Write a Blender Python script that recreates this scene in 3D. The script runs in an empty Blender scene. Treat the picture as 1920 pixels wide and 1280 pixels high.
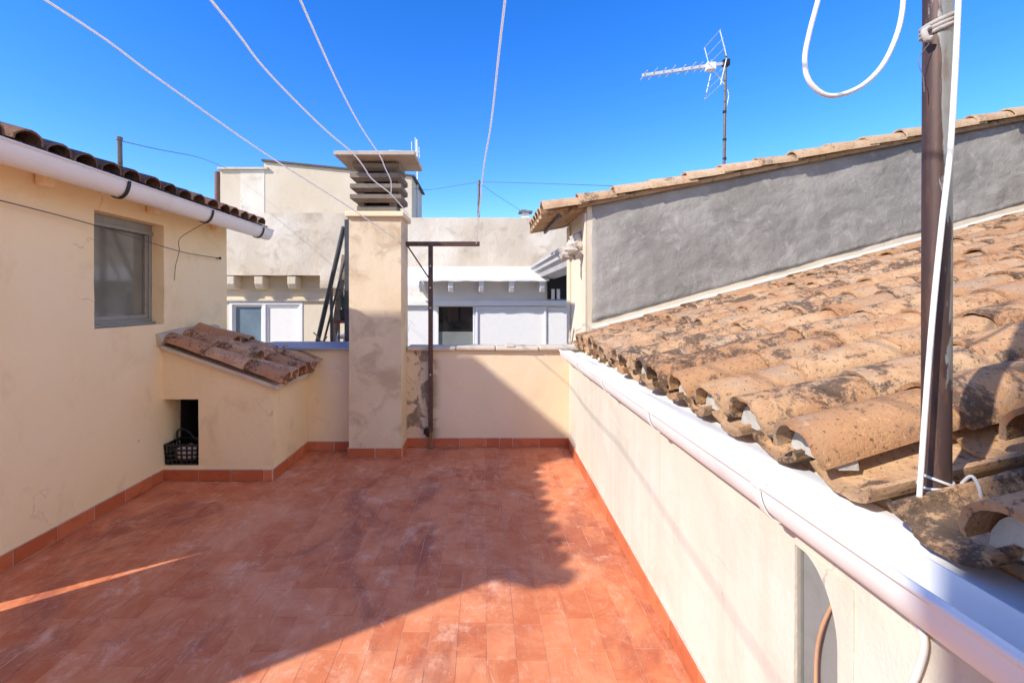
import bpy, bmesh, math, random
from mathutils import Vector, Matrix, noise as mnoise
random.seed(7)
sc = bpy.context.scene
col = sc.collection

# ---------------------------------------------------------------- camera
F, CX, CY, H = 860.0, 905.0, 562.0, 1.5          # focal length / vanishing point in photo pixels, eye height
cam = bpy.data.cameras.new('camera'); camo = bpy.data.objects.new('camera', cam); col.objects.link(camo)
camo.location = (0, 0, H); camo.rotation_euler = (math.radians(90), 0, 0)
cam.sensor_width = 36; cam.lens = F / 1920 * 36
cam.shift_x = (960 - CX) / 1920; cam.shift_y = (CY - 640) / 1920
cam.clip_start = 0.05; cam.clip_end = 3000
sc.camera = camo
sc.cycles.max_bounces = 16; sc.cycles.diffuse_bounces = 10
# ---------------------------------------------------------------- world, sun, exposure
SUN = Vector((1.2, 0.75, -1.0)).normalized()      # travel direction of the light
EL = math.asin(-SUN.z); AZ = math.atan2(-SUN.x, -SUN.y)
w = bpy.data.worlds.new('World'); sc.world = w; w.use_nodes = True
nt = w.node_tree; bg = nt.nodes['Background']
sky = nt.nodes.new('ShaderNodeTexSky'); sky.sky_type = 'NISHITA'; sky.sun_disc = False
sky.sun_elevation = EL; sky.sun_rotation = AZ; sky.altitude = 600; sky.air_density = 1.0; sky.dust_density = 0.15; sky.ozone_density = 4.0
hs = nt.nodes.new('ShaderNodeHueSaturation'); hs.inputs['Saturation'].default_value = 1.32; hs.inputs['Hue'].default_value = 0.515
nt.links.new(sky.outputs[0], hs.inputs['Color']); nt.links.new(hs.outputs[0], bg.inputs[0])
bg.inputs[1].default_value = 0.11
sun = bpy.data.lights.new('sun', 'SUN'); suno = bpy.data.objects.new('sun', sun); col.objects.link(suno)
sun.energy = 2.0; sun.angle = math.radians(0.8); sun.color = (1.0, 0.94, 0.85)
suno.rotation_euler = SUN.to_track_quat('-Z', 'Y').to_euler(); suno.location = (-6, -4, 12)
sc.view_settings.view_transform = 'Standard'; sc.view_settings.look = 'None'
sc.view_settings.exposure = 1.6; sc.view_settings.gamma = 1.0

# ---------------------------------------------------------------- helpers
def P(px, py, Y):
    return Vector(((px - CX) / F * Y, Y, H + (CY - py) / F * Y))

class MB:
    def __init__(s): s.v = []; s.f = []
    def add(s, vs, fs):
        o = len(s.v); s.v += [tuple(v) for v in vs]; s.f += [tuple(i + o for i in f) for f in fs]; return s
    def box(s, x0, x1, y0, y1, z0, z1):
        return s.add([(x, y, z) for z in (z0, z1) for y in (y0, y1) for x in (x0, x1)],
                     [(0, 2, 3, 1), (4, 5, 7, 6), (0, 1, 5, 4), (2, 6, 7, 3), (0, 4, 6, 2), (1, 3, 7, 5)])
    def prism(s, pts, off):
        """polygon (3D points) extruded by the vector off"""
        n = len(pts); a = [Vector(p) for p in pts]; off = Vector(off); b = [p + off for p in a]
        nrm = sum(((a[i] - a[0]).cross(a[(i + 1) % n] - a[0]) for i in range(1, n)), Vector())
        if nrm.dot(off) < 0: a, b = a[::-1], b[::-1]
        return s.add(a + b, [tuple(range(n))[::-1], tuple(range(n, 2 * n))] +
                     [(i, (i + 1) % n, (i + 1) % n + n, i + n) for i in range(n)])
    def bar(s, p, q, w, h=None):
        """rectangular bar from p to q"""
        h = h or w; p = Vector(p); q = Vector(q); d = (q - p).normalized()
        up = Vector((0, 0, 1)) if abs(d.z) < .9 else Vector((0, 1, 0))
        a = d.cross(up).normalized() * w / 2; b = a.cross(d).normalized() * h / 2
        return s.prism([p - a - b, p + a - b, p + a + b, p - a + b], q - p)
    def tube(s, pts, r, n=8, caps=True):
        pts = [Vector(p) for p in pts]; rr = r if isinstance(r, (list, tuple)) else [r] * len(pts)
        rings = []; last = None
        for i, p in enumerate(pts):
            d = (pts[min(i + 1, len(pts) - 1)] - pts[max(i - 1, 0)]).normalized()
            if last is None:
                u = d.cross(Vector((0, 0, 1)) if abs(d.z) < .9 else Vector((1, 0, 0))).normalized()
            else:
                u = (last - d * last.dot(d)).normalized()
            last = u; v = d.cross(u)
            rings.append([p + (u * math.cos(t) + v * math.sin(t)) * rr[i] for t in [2 * math.pi * k / n for k in range(n)]])
        vs = [p for ring in rings for p in ring]; fs = []
        for i in range(len(rings) - 1):
            for k in range(n):
                a = i * n + k; b = i * n + (k + 1) % n
                fs.append((a, b, b + n, a + n))
        if caps: fs += [tuple(range(n))[::-1], tuple(range(len(vs) - n, len(vs)))]
        return s.add(vs, fs)
    def profile(s, pts, path0, path1, closed=True):
        """2D (x,z) profile swept from y=path0 to y=path1; path = (y, dx, dz)"""
        n = len(pts)
        vs = [(x + p[1], p[0], z + p[2]) for p in (path0, path1) for x, z in pts]
        fs = [(i, (i + 1) % n, (i + 1) % n + n, i + n) for i in range(n if closed else n - 1)]
        if closed: fs += [tuple(range(n))[::-1], tuple(range(n, 2 * n))]
        return s.add(vs, fs)
    def grid_wall(s, us, zs, holes, fn, th, jit=0.0, seed=0.0):
        """thick wall over (u,z) cells without holes; fn(u,z,d) -> 3D, d depth from the front"""
        us = sorted(set(round(u, 4) for u in us)); zs = sorted(set(round(z, 4) for z in zs))
        solid = {}
        for i in range(len(us) - 1):
            for j in range(len(zs) - 1):
                um = (us[i] + us[i + 1]) / 2; zm = (zs[j] + zs[j + 1]) / 2
                solid[i, j] = not any(a < um < b and c < zm < d for a, b, c, d in holes)
        ids = {}
        def vid(i, j, back):
            k = (i, j, back)
            if k not in ids:
                d = th if back else 0
                q = Vector(fn(us[i], zs[j], d))
                if jit and not back:
                    e = (mnoise.noise(q * 2.1 + Vector((seed, 0, 0))) + .45 * mnoise.noise(q * 7 + Vector((0, seed, 3)))) * jit
                    q = Vector(fn(us[i], zs[j], d + e))
                ids[k] = len(s.v); s.v.append(tuple(q))
            return ids[k]
        for (i, j), ok in solid.items():
            if not ok: continue
            s.f.append((vid(i, j, 0), vid(i + 1, j, 0), vid(i + 1, j + 1, 0), vid(i, j + 1, 0)))
            s.f.append((vid(i, j, 1), vid(i, j + 1, 1), vid(i + 1, j + 1, 1), vid(i + 1, j, 1)))
            if not solid.get((i - 1, j)): s.f.append((vid(i, j, 0), vid(i, j + 1, 0), vid(i, j + 1, 1), vid(i, j, 1)))
            if not solid.get((i + 1, j)): s.f.append((vid(i + 1, j, 0), vid(i + 1, j, 1), vid(i + 1, j + 1, 1), vid(i + 1, j + 1, 0)))
            if not solid.get((i, j - 1)): s.f.append((vid(i, j, 0), vid(i, j, 1), vid(i + 1, j, 1), vid(i + 1, j, 0)))
            if not solid.get((i, j + 1)): s.f.append((vid(i, j + 1, 0), vid(i + 1, j + 1, 0), vid(i + 1, j + 1, 1), vid(i, j + 1, 1)))
        return s
    def mesh(s, name, mat, smooth=None):
        me = bpy.data.meshes.new(name); me.from_pydata(s.v, [], s.f); me.update()
        bm = bmesh.new(); bm.from_mesh(me); bmesh.ops.recalc_face_normals(bm, faces=bm.faces); bm.to_mesh(me); bm.free()
        me.materials.append(mat)
        if smooth is not None:
            me.polygons.foreach_set('use_smooth', [True] * len(me.polygons))
            me.set_sharp_from_angle(angle=math.radians(smooth))
        return me
    def build(s, name, mat, parent=None, smooth=None, bevel=0, seg=2):
        o = bpy.data.objects.new(name, s.mesh(name, mat, smooth)); col.objects.link(o); o.parent = parent
        if bevel:
            m = o.modifiers.new('bevel', 'BEVEL'); m.width = bevel; m.segments = seg; m.limit_method = 'ANGLE'; m.angle_limit = math.radians(50)
        return o

def steps(a, b, d):
    n = max(1, round(abs(b - a) / d)); return [a + (b - a) * i / n for i in range(n + 1)]
def tag(o, label, cat, group=None, kind=None):
    if kind: o['kind'] = kind
    if label: o['label'] = label
    if cat: o['category'] = cat
    if group: o['group'] = group
    return o
def empty(name, label, cat, loc=(0, 0, 0), rz=0, group=None):
    o = bpy.data.objects.new(name, None); col.objects.link(o); o.location = loc; o.rotation_euler = (0, 0, rz)
    o.empty_display_size = .1
    return tag(o, label, cat, group)
def inst(name, me, parent, loc=(0, 0, 0), rot=(0, 0, 0), scale=(1, 1, 1)):
    o = bpy.data.objects.new(name, me); col.objects.link(o); o.parent = parent
    o.location = loc; o.rotation_euler = rot; o.scale = scale
    return o
def spline(pts, n=8):
    """Catmull-Rom through 3D points"""
    pts = [Vector(p) for p in pts]; out = []
    for i in range(len(pts) - 1):
        p0 = pts[max(i - 1, 0)]; p1 = pts[i]; p2 = pts[i + 1]; p3 = pts[min(i + 2, len(pts) - 1)]
        for k in range(n):
            t = k / n
            out.append(.5 * (2 * p1 + (p2 - p0) * t + (2 * p0 - 5 * p1 + 4 * p2 - p3) * t * t + (3 * p1 - p0 - 3 * p2 + p3) * t ** 3))
    return out + [pts[-1]]

# ---------------------------------------------------------------- materials
class NT:
    def __init__(s, name):
        s.m = bpy.data.materials.new(name); s.m.use_nodes = True; s.t = s.m.node_tree
        s.b = s.t.nodes['Principled BSDF']; s.b.inputs['Specular IOR Level'].default_value = .3
    def n(s, typ, **kw):
        x = s.t.nodes.new('ShaderNode' + typ)
        for k, v in kw.items(): setattr(x, k, v)
        return x
    def l(s, a, b): s.t.links.new(a, b)
    def coords(s, kind='world', scale=(1, 1, 1), rnd=False):
        if kind == 'world': o = s.n('NewGeometry').outputs['Position']
        else: o = s.n('TexCoord').outputs['Object']
        if rnd:
            oi = s.n('ObjectInfo'); mm = s.n('Math', operation='MULTIPLY'); s.l(oi.outputs['Random'], mm.inputs[0]); mm.inputs[1].default_value = 57
            va = s.n('VectorMath', operation='ADD'); s.l(o, va.inputs[0]); s.l(mm.outputs[0], va.inputs[1]); o = va.outputs[0]
        if scale != (1, 1, 1):
            mp = s.n('VectorMath', operation='MULTIPLY'); s.l(o, mp.inputs[0]); mp.inputs[1].default_value = scale; o = mp.outputs[0]
        return o
    def noise(s, vec, scale, detail=4, rough=.55, dist=0):
        x = s.n('TexNoise'); s.l(vec, x.inputs['Vector'])
        x.inputs['Scale'].default_value = scale; x.inputs['Detail'].default_value = detail
        x.inputs['Roughness'].default_value = rough; x.inputs['Distortion'].default_value = dist
        return x.outputs['Fac']
    def ramp(s, fac, a, b, va=0.0, vb=1.0):
        x = s.n('MapRange'); x.interpolation_type = 'SMOOTHSTEP'; s.l(fac, x.inputs[0])
        x.inputs[1].default_value = a; x.inputs[2].default_value = b; x.inputs[3].default_value = va; x.inputs[4].default_value = vb
        return x.outputs[0]
    def mix(s, fac, a, b, blend='MIX'):
        x = s.n('Mix', data_type='RGBA', blend_type=blend)
        for i, v in ((0, fac), (6, a), (7, b)):
            if isinstance(v, (int, float)): x.inputs[i].default_value = v
            elif isinstance(v, tuple): x.inputs[i].default_value = (*v, 1)
            else: s.l(v, x.inputs[i])
        return x.outputs[2]
    def math(s, op, a, b=0.0):
        x = s.n('Math', operation=op)
        for i, v in ((0, a), (1, b)):
            if isinstance(v, (int, float)): x.inputs[i].default_value = v
            else: s.l(v, x.inputs[i])
        return x.outputs[0]
    def bump(s, height, strength, dist=.01, normal=None):
        x = s.n('Bump'); s.l(height, x.inputs['Height']); x.inputs['Strength'].default_value = strength; x.inputs['Distance'].default_value = dist
        if normal: s.l(normal, x.inputs['Normal'])
        return x.outputs[0]
    def out(s, color=None, rough=.8, normal=None, metal=0, spec=None):
        if color is not None:
            if isinstance(color, tuple): s.b.inputs['Base Color'].default_value = (*color, 1)
            else: s.l(color, s.b.inputs['Base Color'])
        if isinstance(rough, (int, float)): s.b.inputs['Roughness'].default_value = rough
        else: s.l(rough, s.b.inputs['Roughness'])
        if normal: s.l(normal, s.b.inputs['Normal'])
        s.b.inputs['Metallic'].default_value = metal
        if spec is not None: s.b.inputs['Specular IOR Level'].default_value = spec
        return s.m

def plaster(name, c, c2, stain, amt=.5, cover=.55, bump=.35, streak=False, scale=1.0, crack=.5):
    m = NT(name); v = m.coords()
    base = m.mix(m.ramp(m.noise(v, 1.3 * scale, 5), .35, .68), c, c2)
    st = m.ramp(m.noise(v, 3.1 * scale, 9, .66, .6), cover, cover + .2, 0, amt)
    base = m.mix(st, base, stain)
    base = m.mix(m.ramp(m.noise(v, .8 * scale, 7, .6, .3), .56, .74, 0, amt * .7), base, tuple(x * .86 for x in c))
    base = m.mix(m.ramp(m.noise(v, 6.5 * scale, 7, .7, 1.2), .62, .72, 0, amt * .55), base, tuple(min(.9, x * 1.1 + .03) for x in c2))
    if streak:
        vs = m.coords(scale=(6, 6, .35)); base = m.mix(m.ramp(m.noise(vs, 2.2, 5), .45, .75, 0, .35), base, stain)
    sp = m.ramp(m.noise(v, 38, 3, .7), .66, .78, 0, .3); base = m.mix(sp, base, stain)
    if crack:
        va = m.n('VectorMath', operation='ADD'); nz = m.n('TexNoise'); m.l(v, nz.inputs['Vector']); nz.inputs['Scale'].default_value = 4; nz.inputs['Detail'].default_value = 5
        mu = m.n('VectorMath', operation='SCALE'); m.l(nz.outputs['Color'], mu.inputs[0]); mu.inputs['Scale'].default_value = .35
        m.l(v, va.inputs[0]); m.l(mu.outputs[0], va.inputs[1])
        vo = m.n('TexVoronoi', feature='DISTANCE_TO_EDGE'); m.l(va.outputs[0], vo.inputs['Vector']); vo.inputs['Scale'].default_value = 1.6
        ck = m.math('MULTIPLY', m.ramp(vo.outputs['Distance'], .0025, .007, 1, 0), m.ramp(m.noise(v, 1.1, 3), .56, .64, 0, crack))
        base = m.mix(ck, base, tuple(x * .45 for x in stain))
    vt = m.coords(scale=(1, 1, .45))
    hgt = m.math('ADD', m.math('ADD', m.noise(v, 9, 5, .6, .4), m.math('MULTIPLY', m.noise(vt, 26, 4, .6, .8), .4)), m.math('MULTIPLY', m.noise(v, 110, 3, .6), .3))
    return m.out(base, .88, m.bump(hgt, bump, .012), spec=.2)

CREAM = plaster('cream_plaster', (.83, .665, .41), (.87, .71, .465), (.62, .46, .28), .45, .52)
CREAM_WALL = plaster('beige_plaster', (.88, .72, .445), (.90, .755, .50), (.70, .54, .34), .45, .53)
PALE = plaster('pale_plaster', (.58, .535, .44), (.64, .60, .51), (.50, .43, .33), .45, .5, streak=True)
STAINED = plaster('stained_plaster', (.68, .54, .35), (.74, .61, .42), (.43, .315, .195), .65, .48, scale=1.3)
OLDWALL = plaster('weathered_render', (.64, .535, .39), (.77, .68, .54), (.42, .325, .215), .6, .5, .6)
FACADE = plaster('facade_cream', (.66, .56, .41), (.71, .61, .46), (.52, .41, .28), .4)
WHITEWALL = plaster('whitewash', (.78, .765, .73), (.82, .805, .775), (.60, .56, .50), .35, .58)
BLOCKWALL = plaster('ochre_render', (.62, .50, .345), (.67, .56, .405), (.48, .37, .25), .4)
MORTAR = plaster('mortar', (.50, .43, .33), (.60, .52, .41), (.30, .25, .18), .6, bump=.8, scale=3)
PLUGM = plaster('eave_mortar', (.44, .41, .36), (.54, .51, .45), (.24, .20, .15), .6, bump=.8, scale=5)
SHADE_BLACK = plaster('shade_black_plaster', (.05, .04, .035), (.03, .025, .022), (.02, .016, .015))  # near black: shade of interiors and openings put into the colour
CONC = plaster('grey_brown_concrete', (.19, .155, .12), (.26, .215, .165), (.09, .07, .055), .6, .5, scale=2)
CAPC = plaster('cap_concrete', (.48, .41, .32), (.55, .48, .39), (.32, .26, .20), .5, .5, scale=2)
STONE = plaster('broken_stone', (.52, .44, .36), (.66, .59, .51), (.22, .17, .13), .7, .48, .9, scale=5)
GROUNDM = plaster('ground', (.30, .26, .21), (.36, .31, .25), (.2, .17, .14), scale=.2)

def grey_render():
    m = NT('grey_cement_render'); v = m.coords()
    big = m.noise(v, 1.6, 6, .6, .5); sm = m.noise(v, 5.5, 7, .62, 1.1)
    c = m.mix(m.ramp(big, .35, .68), (.265, .245, .21), (.365, .34, .295))
    c = m.mix(m.ramp(sm, .52, .72, 0, .55), c, (.47, .435, .39))
    vs = m.coords(scale=(1.3, 1, .8)); c = m.mix(m.ramp(m.noise(vs, 2.7, 8, .7, 2.2), .60, .70, 0, .5), c, (.45, .42, .38))
    trow = m.math('ADD', m.noise(v, 3.0, 6, .62, .5), m.math('MULTIPLY', m.noise(v, 11, 6, .65, .6), .4))
    n1 = m.bump(trow, .55, .04)
    return m.out(c, .9, m.bump(m.noise(v, 70, 3), .3, .006, n1), spec=.2)
GREY = grey_render()

def floor_mat(name, skirting=False):
    m = NT(name); v = m.coords()
    oi = m.n('ObjectInfo').outputs['Random']; isl = m.n('NewGeometry').outputs['Random Per Island']
    r = m.math('FRACT', m.math('ADD', oi, isl))
    c = m.mix(m.ramp(r, 0, 1), (.56, .155, .062), (.68, .23, .10))
    if skirting:
        c = m.mix(m.ramp(r, 0, 1), (.46, .12, .05), (.58, .18, .08))
        c = m.mix(m.ramp(m.noise(v, 9, 6, .6, .5), .5, .75, 0, .45), c, (.24, .06, .03))
        c = m.mix(m.ramp(m.noise(v, 4, 4), .62, .72, 0, .25), c, (.62, .36, .25))
        rough = .42
    else:
        c = m.mix(m.ramp(m.noise(v, 7, 6, .65, .8), .35, .75, 0, .55), c, (.80, .36, .18))
        v2 = m.coords(scale=(1.0, .55, 1))
        c = m.mix(m.ramp(m.noise(v2, 2.0, 9, .68, .9), .49, .66, 0, .66), c, (.30, .088, .06))
        c = m.mix(m.ramp(m.noise(v2, 15, 8, .72, 1.2), .55, .72, 0, .5), c, (.84, .53, .37))
        c = m.mix(m.ramp(m.noise(v, 3.3, 10, .75, .5), .53, .68, 0, .58), c, (.84, .52, .37))
        c = m.mix(m.ramp(m.noise(v, 1.1, 6, .6, .4), .5, .7, 0, .4), c, (.84, .46, .28))
        vq = m.coords(scale=(3.2, .7, 1)); c = m.mix(m.ramp(m.noise(vq, 9, 8, .75, 2.0), .59, .68, 0, .48), c, (.84, .56, .41))
        c = m.mix(m.ramp(m.noise(v, 30, 4, .6), .68, .76, 0, .5), c, (.22, .09, .07))
        rough = m.ramp(m.noise(v, 6, 5), .3, .7, .5, .78)
    h = m.math('ADD', m.noise(v, 6, 4, .6, .5), m.math('MULTIPLY', m.noise(v, 40, 4), .5))
    return m.out(c, rough, m.bump(h, .5, .007), spec=.3)
FLOOR = floor_mat('terracotta_floor'); SKIRT = floor_mat('terracotta_skirting', True)

def rooftile(name, c1, c2, c3, dirt, lichen=.5, thr=.55, grey=(.36, .30, .23)):
    m = NT(name); v = m.coords('obj', rnd=True); r = m.n('ObjectInfo').outputs['Random']
    c = m.mix(m.ramp(r, 0, 1), c1, c2)
    c = m.mix(m.ramp(m.noise(v, 6, 6, .65, .4), .42, .7, 0, .85), c, c3)
    r2 = m.math('FRACT', m.math('MULTIPLY', r, 7.31)); r3 = m.math('FRACT', m.math('MULTIPLY', r, 13.7))
    c = m.mix(m.ramp(m.math('SUBTRACT', m.noise(v, 4.5, 8, .7, .5), m.math('MULTIPLY', r3, .12)), thr - .12, thr + .04, 0, .5), c, grey)
    patch = m.noise(v, 8, 10, .78, .5)
    lim = m.math('SUBTRACT', patch, m.math('MULTIPLY', r2, .15))
    lim = m.math('ADD', lim, m.math('MULTIPLY', m.math('SUBTRACT', m.noise(v, 60, 4, .7), .5), .22))
    c = m.mix(m.ramp(lim, thr - .11, thr - .02, 0, lichen), c, dirt)
    c = m.mix(m.ramp(m.noise(v, 70, 4, .65), .58, .66, 0, .75), c, dirt)
    c = m.mix(m.ramp(m.noise(v, 34, 6, .7), .58, .70, 0, .5), c, tuple(min(.85, x * 1.25 + .03) for x in c2))
    h = m.math('ADD', m.math('MULTIPLY', m.noise(v, 16, 8, .7), 1.0), m.math('MULTIPLY', m.noise(v, 90, 4, .7), .6))
    return m.out(c, .93, m.bump(h, .85, .009), spec=.12)
TILE = rooftile('clay_roof_tile', (.45, .245, .12), (.56, .35, .19), (.39, .185, .085), (.085, .06, .045), .85, .535, (.36, .285, .21))
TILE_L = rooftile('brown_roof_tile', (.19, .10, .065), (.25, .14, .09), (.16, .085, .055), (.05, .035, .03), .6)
TILE_S = rooftile('old_shed_tile', (.50, .25, .135), (.68, .44, .28), (.42, .20, .11), (.07, .048, .038), .85, .54, (.36, .26, .19))
TILE_V = rooftile('ochre_verge_tile', (.54, .365, .21), (.60, .425, .265), (.48, .29, .155), (.12, .08, .055), .8, .60)

def simple(name, c, rough=.5, metal=0, var=.15, sc_=12, spec=.4, bump=.1):
    m = NT(name); v = m.coords('obj')
    d = tuple(x * (1 - var * 2.2) for x in c)
    cc = m.mix(m.ramp(m.noise(v, sc_, 6, .65), .45, .75, 0, .8), c, d)
    return m.out(cc, rough, m.bump(m.noise(v, sc_ * 4, 4), bump, .004), metal, spec)
WHITEPVC = simple('white_gutter_paint', (.80, .80, .78), .42, 0, .10, 3.5, .35, .06)
CREAMPVC = simple('cream_gutter_paint', (.78, .75, .70), .35, 0, .05, 4, .45, .03)
BLACKIRON = simple('black_iron', (.025, .022, .02), .5, .3)
BROWNIRON = simple('brown_painted_iron', (.11, .058, .042), .5, .2, .3, 20)
RUST = simple('rusty_iron', (.26, .12, .055), .85, 0, .3, 25)
ALU = simple('grey_aluminium', (.30, .30, .27), .45, .3, .1)
ZINC = simple('zinc_coping', (.36, .39, .44), .5, .4, .12, 6)
WHITEFRAME = simple('white_window_frame', (.80, .80, .80), .35, 0, .05)
def rope_mat():          # pale nylon cord: lets light through
    m = NT('white_nylon_cord'); m.out((.84, .84, .82), .6)
    tr = m.n('BsdfTranslucent'); tr.inputs[0].default_value = (.9, .9, .88, 1); mx = m.n('MixShader'); mx.inputs[0].default_value = .5
    m.l(m.b.outputs[0], mx.inputs[1]); m.l(tr.outputs[0], mx.inputs[2]); m.l(mx.outputs[0], m.t.nodes['Material Output'].inputs['Surface'])
    return m.m
ROPE = rope_mat()
CABLE = simple('white_cable', (.80, .77, .72), .45, 0, .06, 8)
TANCABLE = simple('tan_cable', (.50, .30, .18), .5, 0, .1)
WIRE = simple('dark_wire', (.12, .10, .09), .6)
STEEL = simple('antenna_aluminium', (.62, .62, .62), .4, .5, .15, 25)
MASTM = simple('weathered_mast', (.16, .14, .12), .6, .4, .35, 14)
GROUT = simple('pale_grout', (.76, .46, .31), .95, 0, .25, 20)
GROUTW = simple('white_grout', (.60, .52, .44), .95, 0, .15, 20)
PLASTICB = simple('black_plastic', (.018, .017, .017), .45, 0, .1)
CLOTH = simple('pale_cloth', (.84, .80, .74), .9, 0, .2, 25)
GREYPANEL = simple('grey_sheet', (.24, .25, .24), .55, .1, .12, 9)
BLIND = simple('white_blind', (.80, .785, .745), .4, 0, .03)
BROWNPIPE = simple('brown_clay_pipe', (.20, .11, .08), .7)
SLATE = simple('dark_slab', (.10, .08, .07), .8)
PALESLAB = simple('pale_slab', (.60, .52, .42), .85, 0, .2, 6)
GREENLEAF = simple('succulent_green', (.06, .11, .045), .6, 0, .25, 30)
POTM = simple('dark_pot', (.04, .05, .045), .5)
REDSTAND = simple('red_tray', (.33, .07, .04), .5)
WOODPLANK = simple('weathered_wood', (.30, .24, .17), .8, 0, .3, 15)
GREYPOLE = simple('dark_grey_pole', (.085, .088, .09), .45, .3, .2, 18)
TAPE = simple('grey_strap', (.42, .38, .34), .7, 0, .3, 30)

def glass(name, c, rough=.08):
    m = NT(name); v = m.coords()
    cc = m.mix(m.ramp(m.noise(v, 2.5, 4), .35, .7), c, tuple(x * .75 for x in c))
    return m.out(cc, rough, spec=.6)
PANE_GREY = glass('grey_blind_behind_glass', (.20, .20, .165), .07)
PANE_BLUE = glass('blue_grey_glass', (.16, .23, .28), .06)
PANE_DARK = glass('dark_glass', (.012, .013, .014), .04)

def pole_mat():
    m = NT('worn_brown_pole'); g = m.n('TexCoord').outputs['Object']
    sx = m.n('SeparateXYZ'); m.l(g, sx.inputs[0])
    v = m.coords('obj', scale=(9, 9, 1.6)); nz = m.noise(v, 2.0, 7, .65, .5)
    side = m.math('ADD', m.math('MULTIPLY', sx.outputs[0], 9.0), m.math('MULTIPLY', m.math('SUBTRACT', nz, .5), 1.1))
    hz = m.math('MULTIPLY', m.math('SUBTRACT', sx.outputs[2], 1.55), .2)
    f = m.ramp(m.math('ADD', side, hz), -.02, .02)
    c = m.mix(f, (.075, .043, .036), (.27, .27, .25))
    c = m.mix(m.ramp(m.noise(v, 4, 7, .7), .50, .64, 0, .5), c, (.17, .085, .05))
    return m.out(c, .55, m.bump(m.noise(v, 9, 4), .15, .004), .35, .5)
POLE = pole_mat()

def parapet_mat():
    m = NT('damaged_parapet_plaster'); v = m.coords()
    sp = m.n('SeparateXYZ'); m.l(v, sp.inputs[0])
    base = m.mix(m.ramp(m.noise(v, 1.3, 5), .35, .68), (.72, .565, .37), (.77, .62, .43))
    base = m.mix(m.ramp(m.noise(v, 3.2, 9, .66, .6), .58, .78, 0, .3), base, (.58, .44, .30))
    mx = m.math('MULTIPLY', m.ramp(sp.outputs[0], -.80, -.76), m.ramp(sp.outputs[0], -.40, -.56))
    patch = m.noise(v, 5.2, 7, .6, 1.0)
    f = m.math('MULTIPLY', mx, m.ramp(patch, .47, .55))
    base = m.mix(f, base, m.mix(m.ramp(m.noise(v, 14, 6), .4, .65), (.27, .205, .14), (.42, .325, .225)))
    h = m.math('SUBTRACT', m.math('ADD', m.noise(v, 9, 5), m.math('MULTIPLY', m.noise(v, 85, 3), .35)), m.math('MULTIPLY', f, 1.3))
    return m.out(base, .88, m.bump(h, .4, .012), spec=.2)
PARAPET = parapet_mat()

# ---------------------------------------------------------------- shared pieces
def tile_mesh(name, mat, L, r1, r2, h=1.0, th=.014, seg=10, down=False):
    """barrel tile lying along +x: r1 at x=0 (eave end), r2 at x=L; down=True gives the channel"""
    vs = []; fs = []; sgn = -1 if down else 1
    for (x, r) in ((0, r1), (L * .5, (r1 + r2) / 2), (L, r2)):
        for rr in (r, r - th):
            for k in range(seg + 1):
                a = math.pi * k / seg
                vs.append((x, rr * math.cos(a), sgn * h * (rr * math.sin(a))))
    n = seg + 1
    def id(i, o, k): return (i * 2 + o) * n + k
    for i in range(2):
        for k in range(seg):
            fs.append((id(i, 0, k), id(i + 1, 0, k), id(i + 1, 0, k + 1), id(i, 0, k + 1)))
            fs.append((id(i, 1, k), id(i, 1, k + 1), id(i + 1, 1, k + 1), id(i + 1, 1, k)))
        for k in (0, seg): fs.append((id(i, 0, k), id(i, 1, k), id(i + 1, 1, k), id(i + 1, 0, k)))
    for i in (0, 2):
        for k in range(seg): fs.append((id(i, 0, k), id(i, 0, k + 1), id(i, 1, k + 1), id(i, 1, k)))
    mb = MB(); mb.add(vs, fs); me = mb.mesh(name, mat, 40)
    # slight handmade unevenness
    for vtx in me.vertices:
        c = vtx.co; e = mnoise.noise(Vector((c.x * 6 + r1 * 990, c.y * 9, L * 7))) * .007
        vtx.co.z += e; vtx.co.y += e * .6
        if c.x < .01: vtx.co.x += .012 * mnoise.noise(Vector((r1 * 777, c.y * 32, c.z * 32)))
    return me

def skirting(parent, p0, p1, nrm, z0=.004, h=.092, L=.27, first=None):
    """row of terracotta skirting tiles from p0 to p1 (xy), nrm points into the terrace"""
    p0 = Vector((*p0, 0)); p1 = Vector((*p1, 0)); d = p1 - p0; T = d.length; d.normalize(); n = Vector((*nrm, 0)).normalized()
    g = MB(); g.prism([p0 + Vector((0, 0, z0)), p1 + Vector((0, 0, z0)), p1 + Vector((0, 0, z0 + h + .004)), p0 + Vector((0, 0, z0 + h + .004))], n * .008)
    g.build('grout', GROUTW, parent)
    t = 0; k = 0
    while t < T - .02:
        l = first if (first and k == 0) else (L if random.random() > .25 else L * .5)
        l = min(l, T - t)
        if T - (t + l) < .05: l = T - t
        a = p0 + d * (t + .003); b = p0 + d * (t + l - .003)
        e = random.uniform(.012, .015)
        m = MB(); m.prism([a + Vector((0, 0, z0 + .002)), b + Vector((0, 0, z0 + .002)), b + Vector((0, 0, z0 + h)), a + Vector((0, 0, z0 + h))], n * e)
        m.build('skirting_tile', SKIRT, parent, bevel=.0025, seg=1)
        t += l; k += 1

def half_gutter(pw, depth, th=.004, n=12):
    """profile of a half-round gutter of width pw, as a thin open shell; x from -pw/2 to pw/2, top z=0"""
    o = []; i = []
    for k in range(n + 1):
        a = math.pi + math.pi * k / n
        o.append((pw / 2 * math.cos(a), depth * math.sin(a)))
        i.append(((pw / 2 - th) * math.cos(a), (depth - th) * math.sin(a)))
    return o + i[::-1]

# ================================================================= SETTING
g = MB(); g.add([(-400, -400, -9), (400, -400, -9), (400, 900, -9), (-400, 900, -9)], [(0, 1, 2, 3)])
tag(g.build('ground', GROUNDM), None, None, kind='structure')

def RX(Y): return .8 + .0172 * Y            # x of the low right wall's face
LX = -2.65                                   # face of the left house
YB = 4.67                                    # face of the back parapet (right part)
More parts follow.
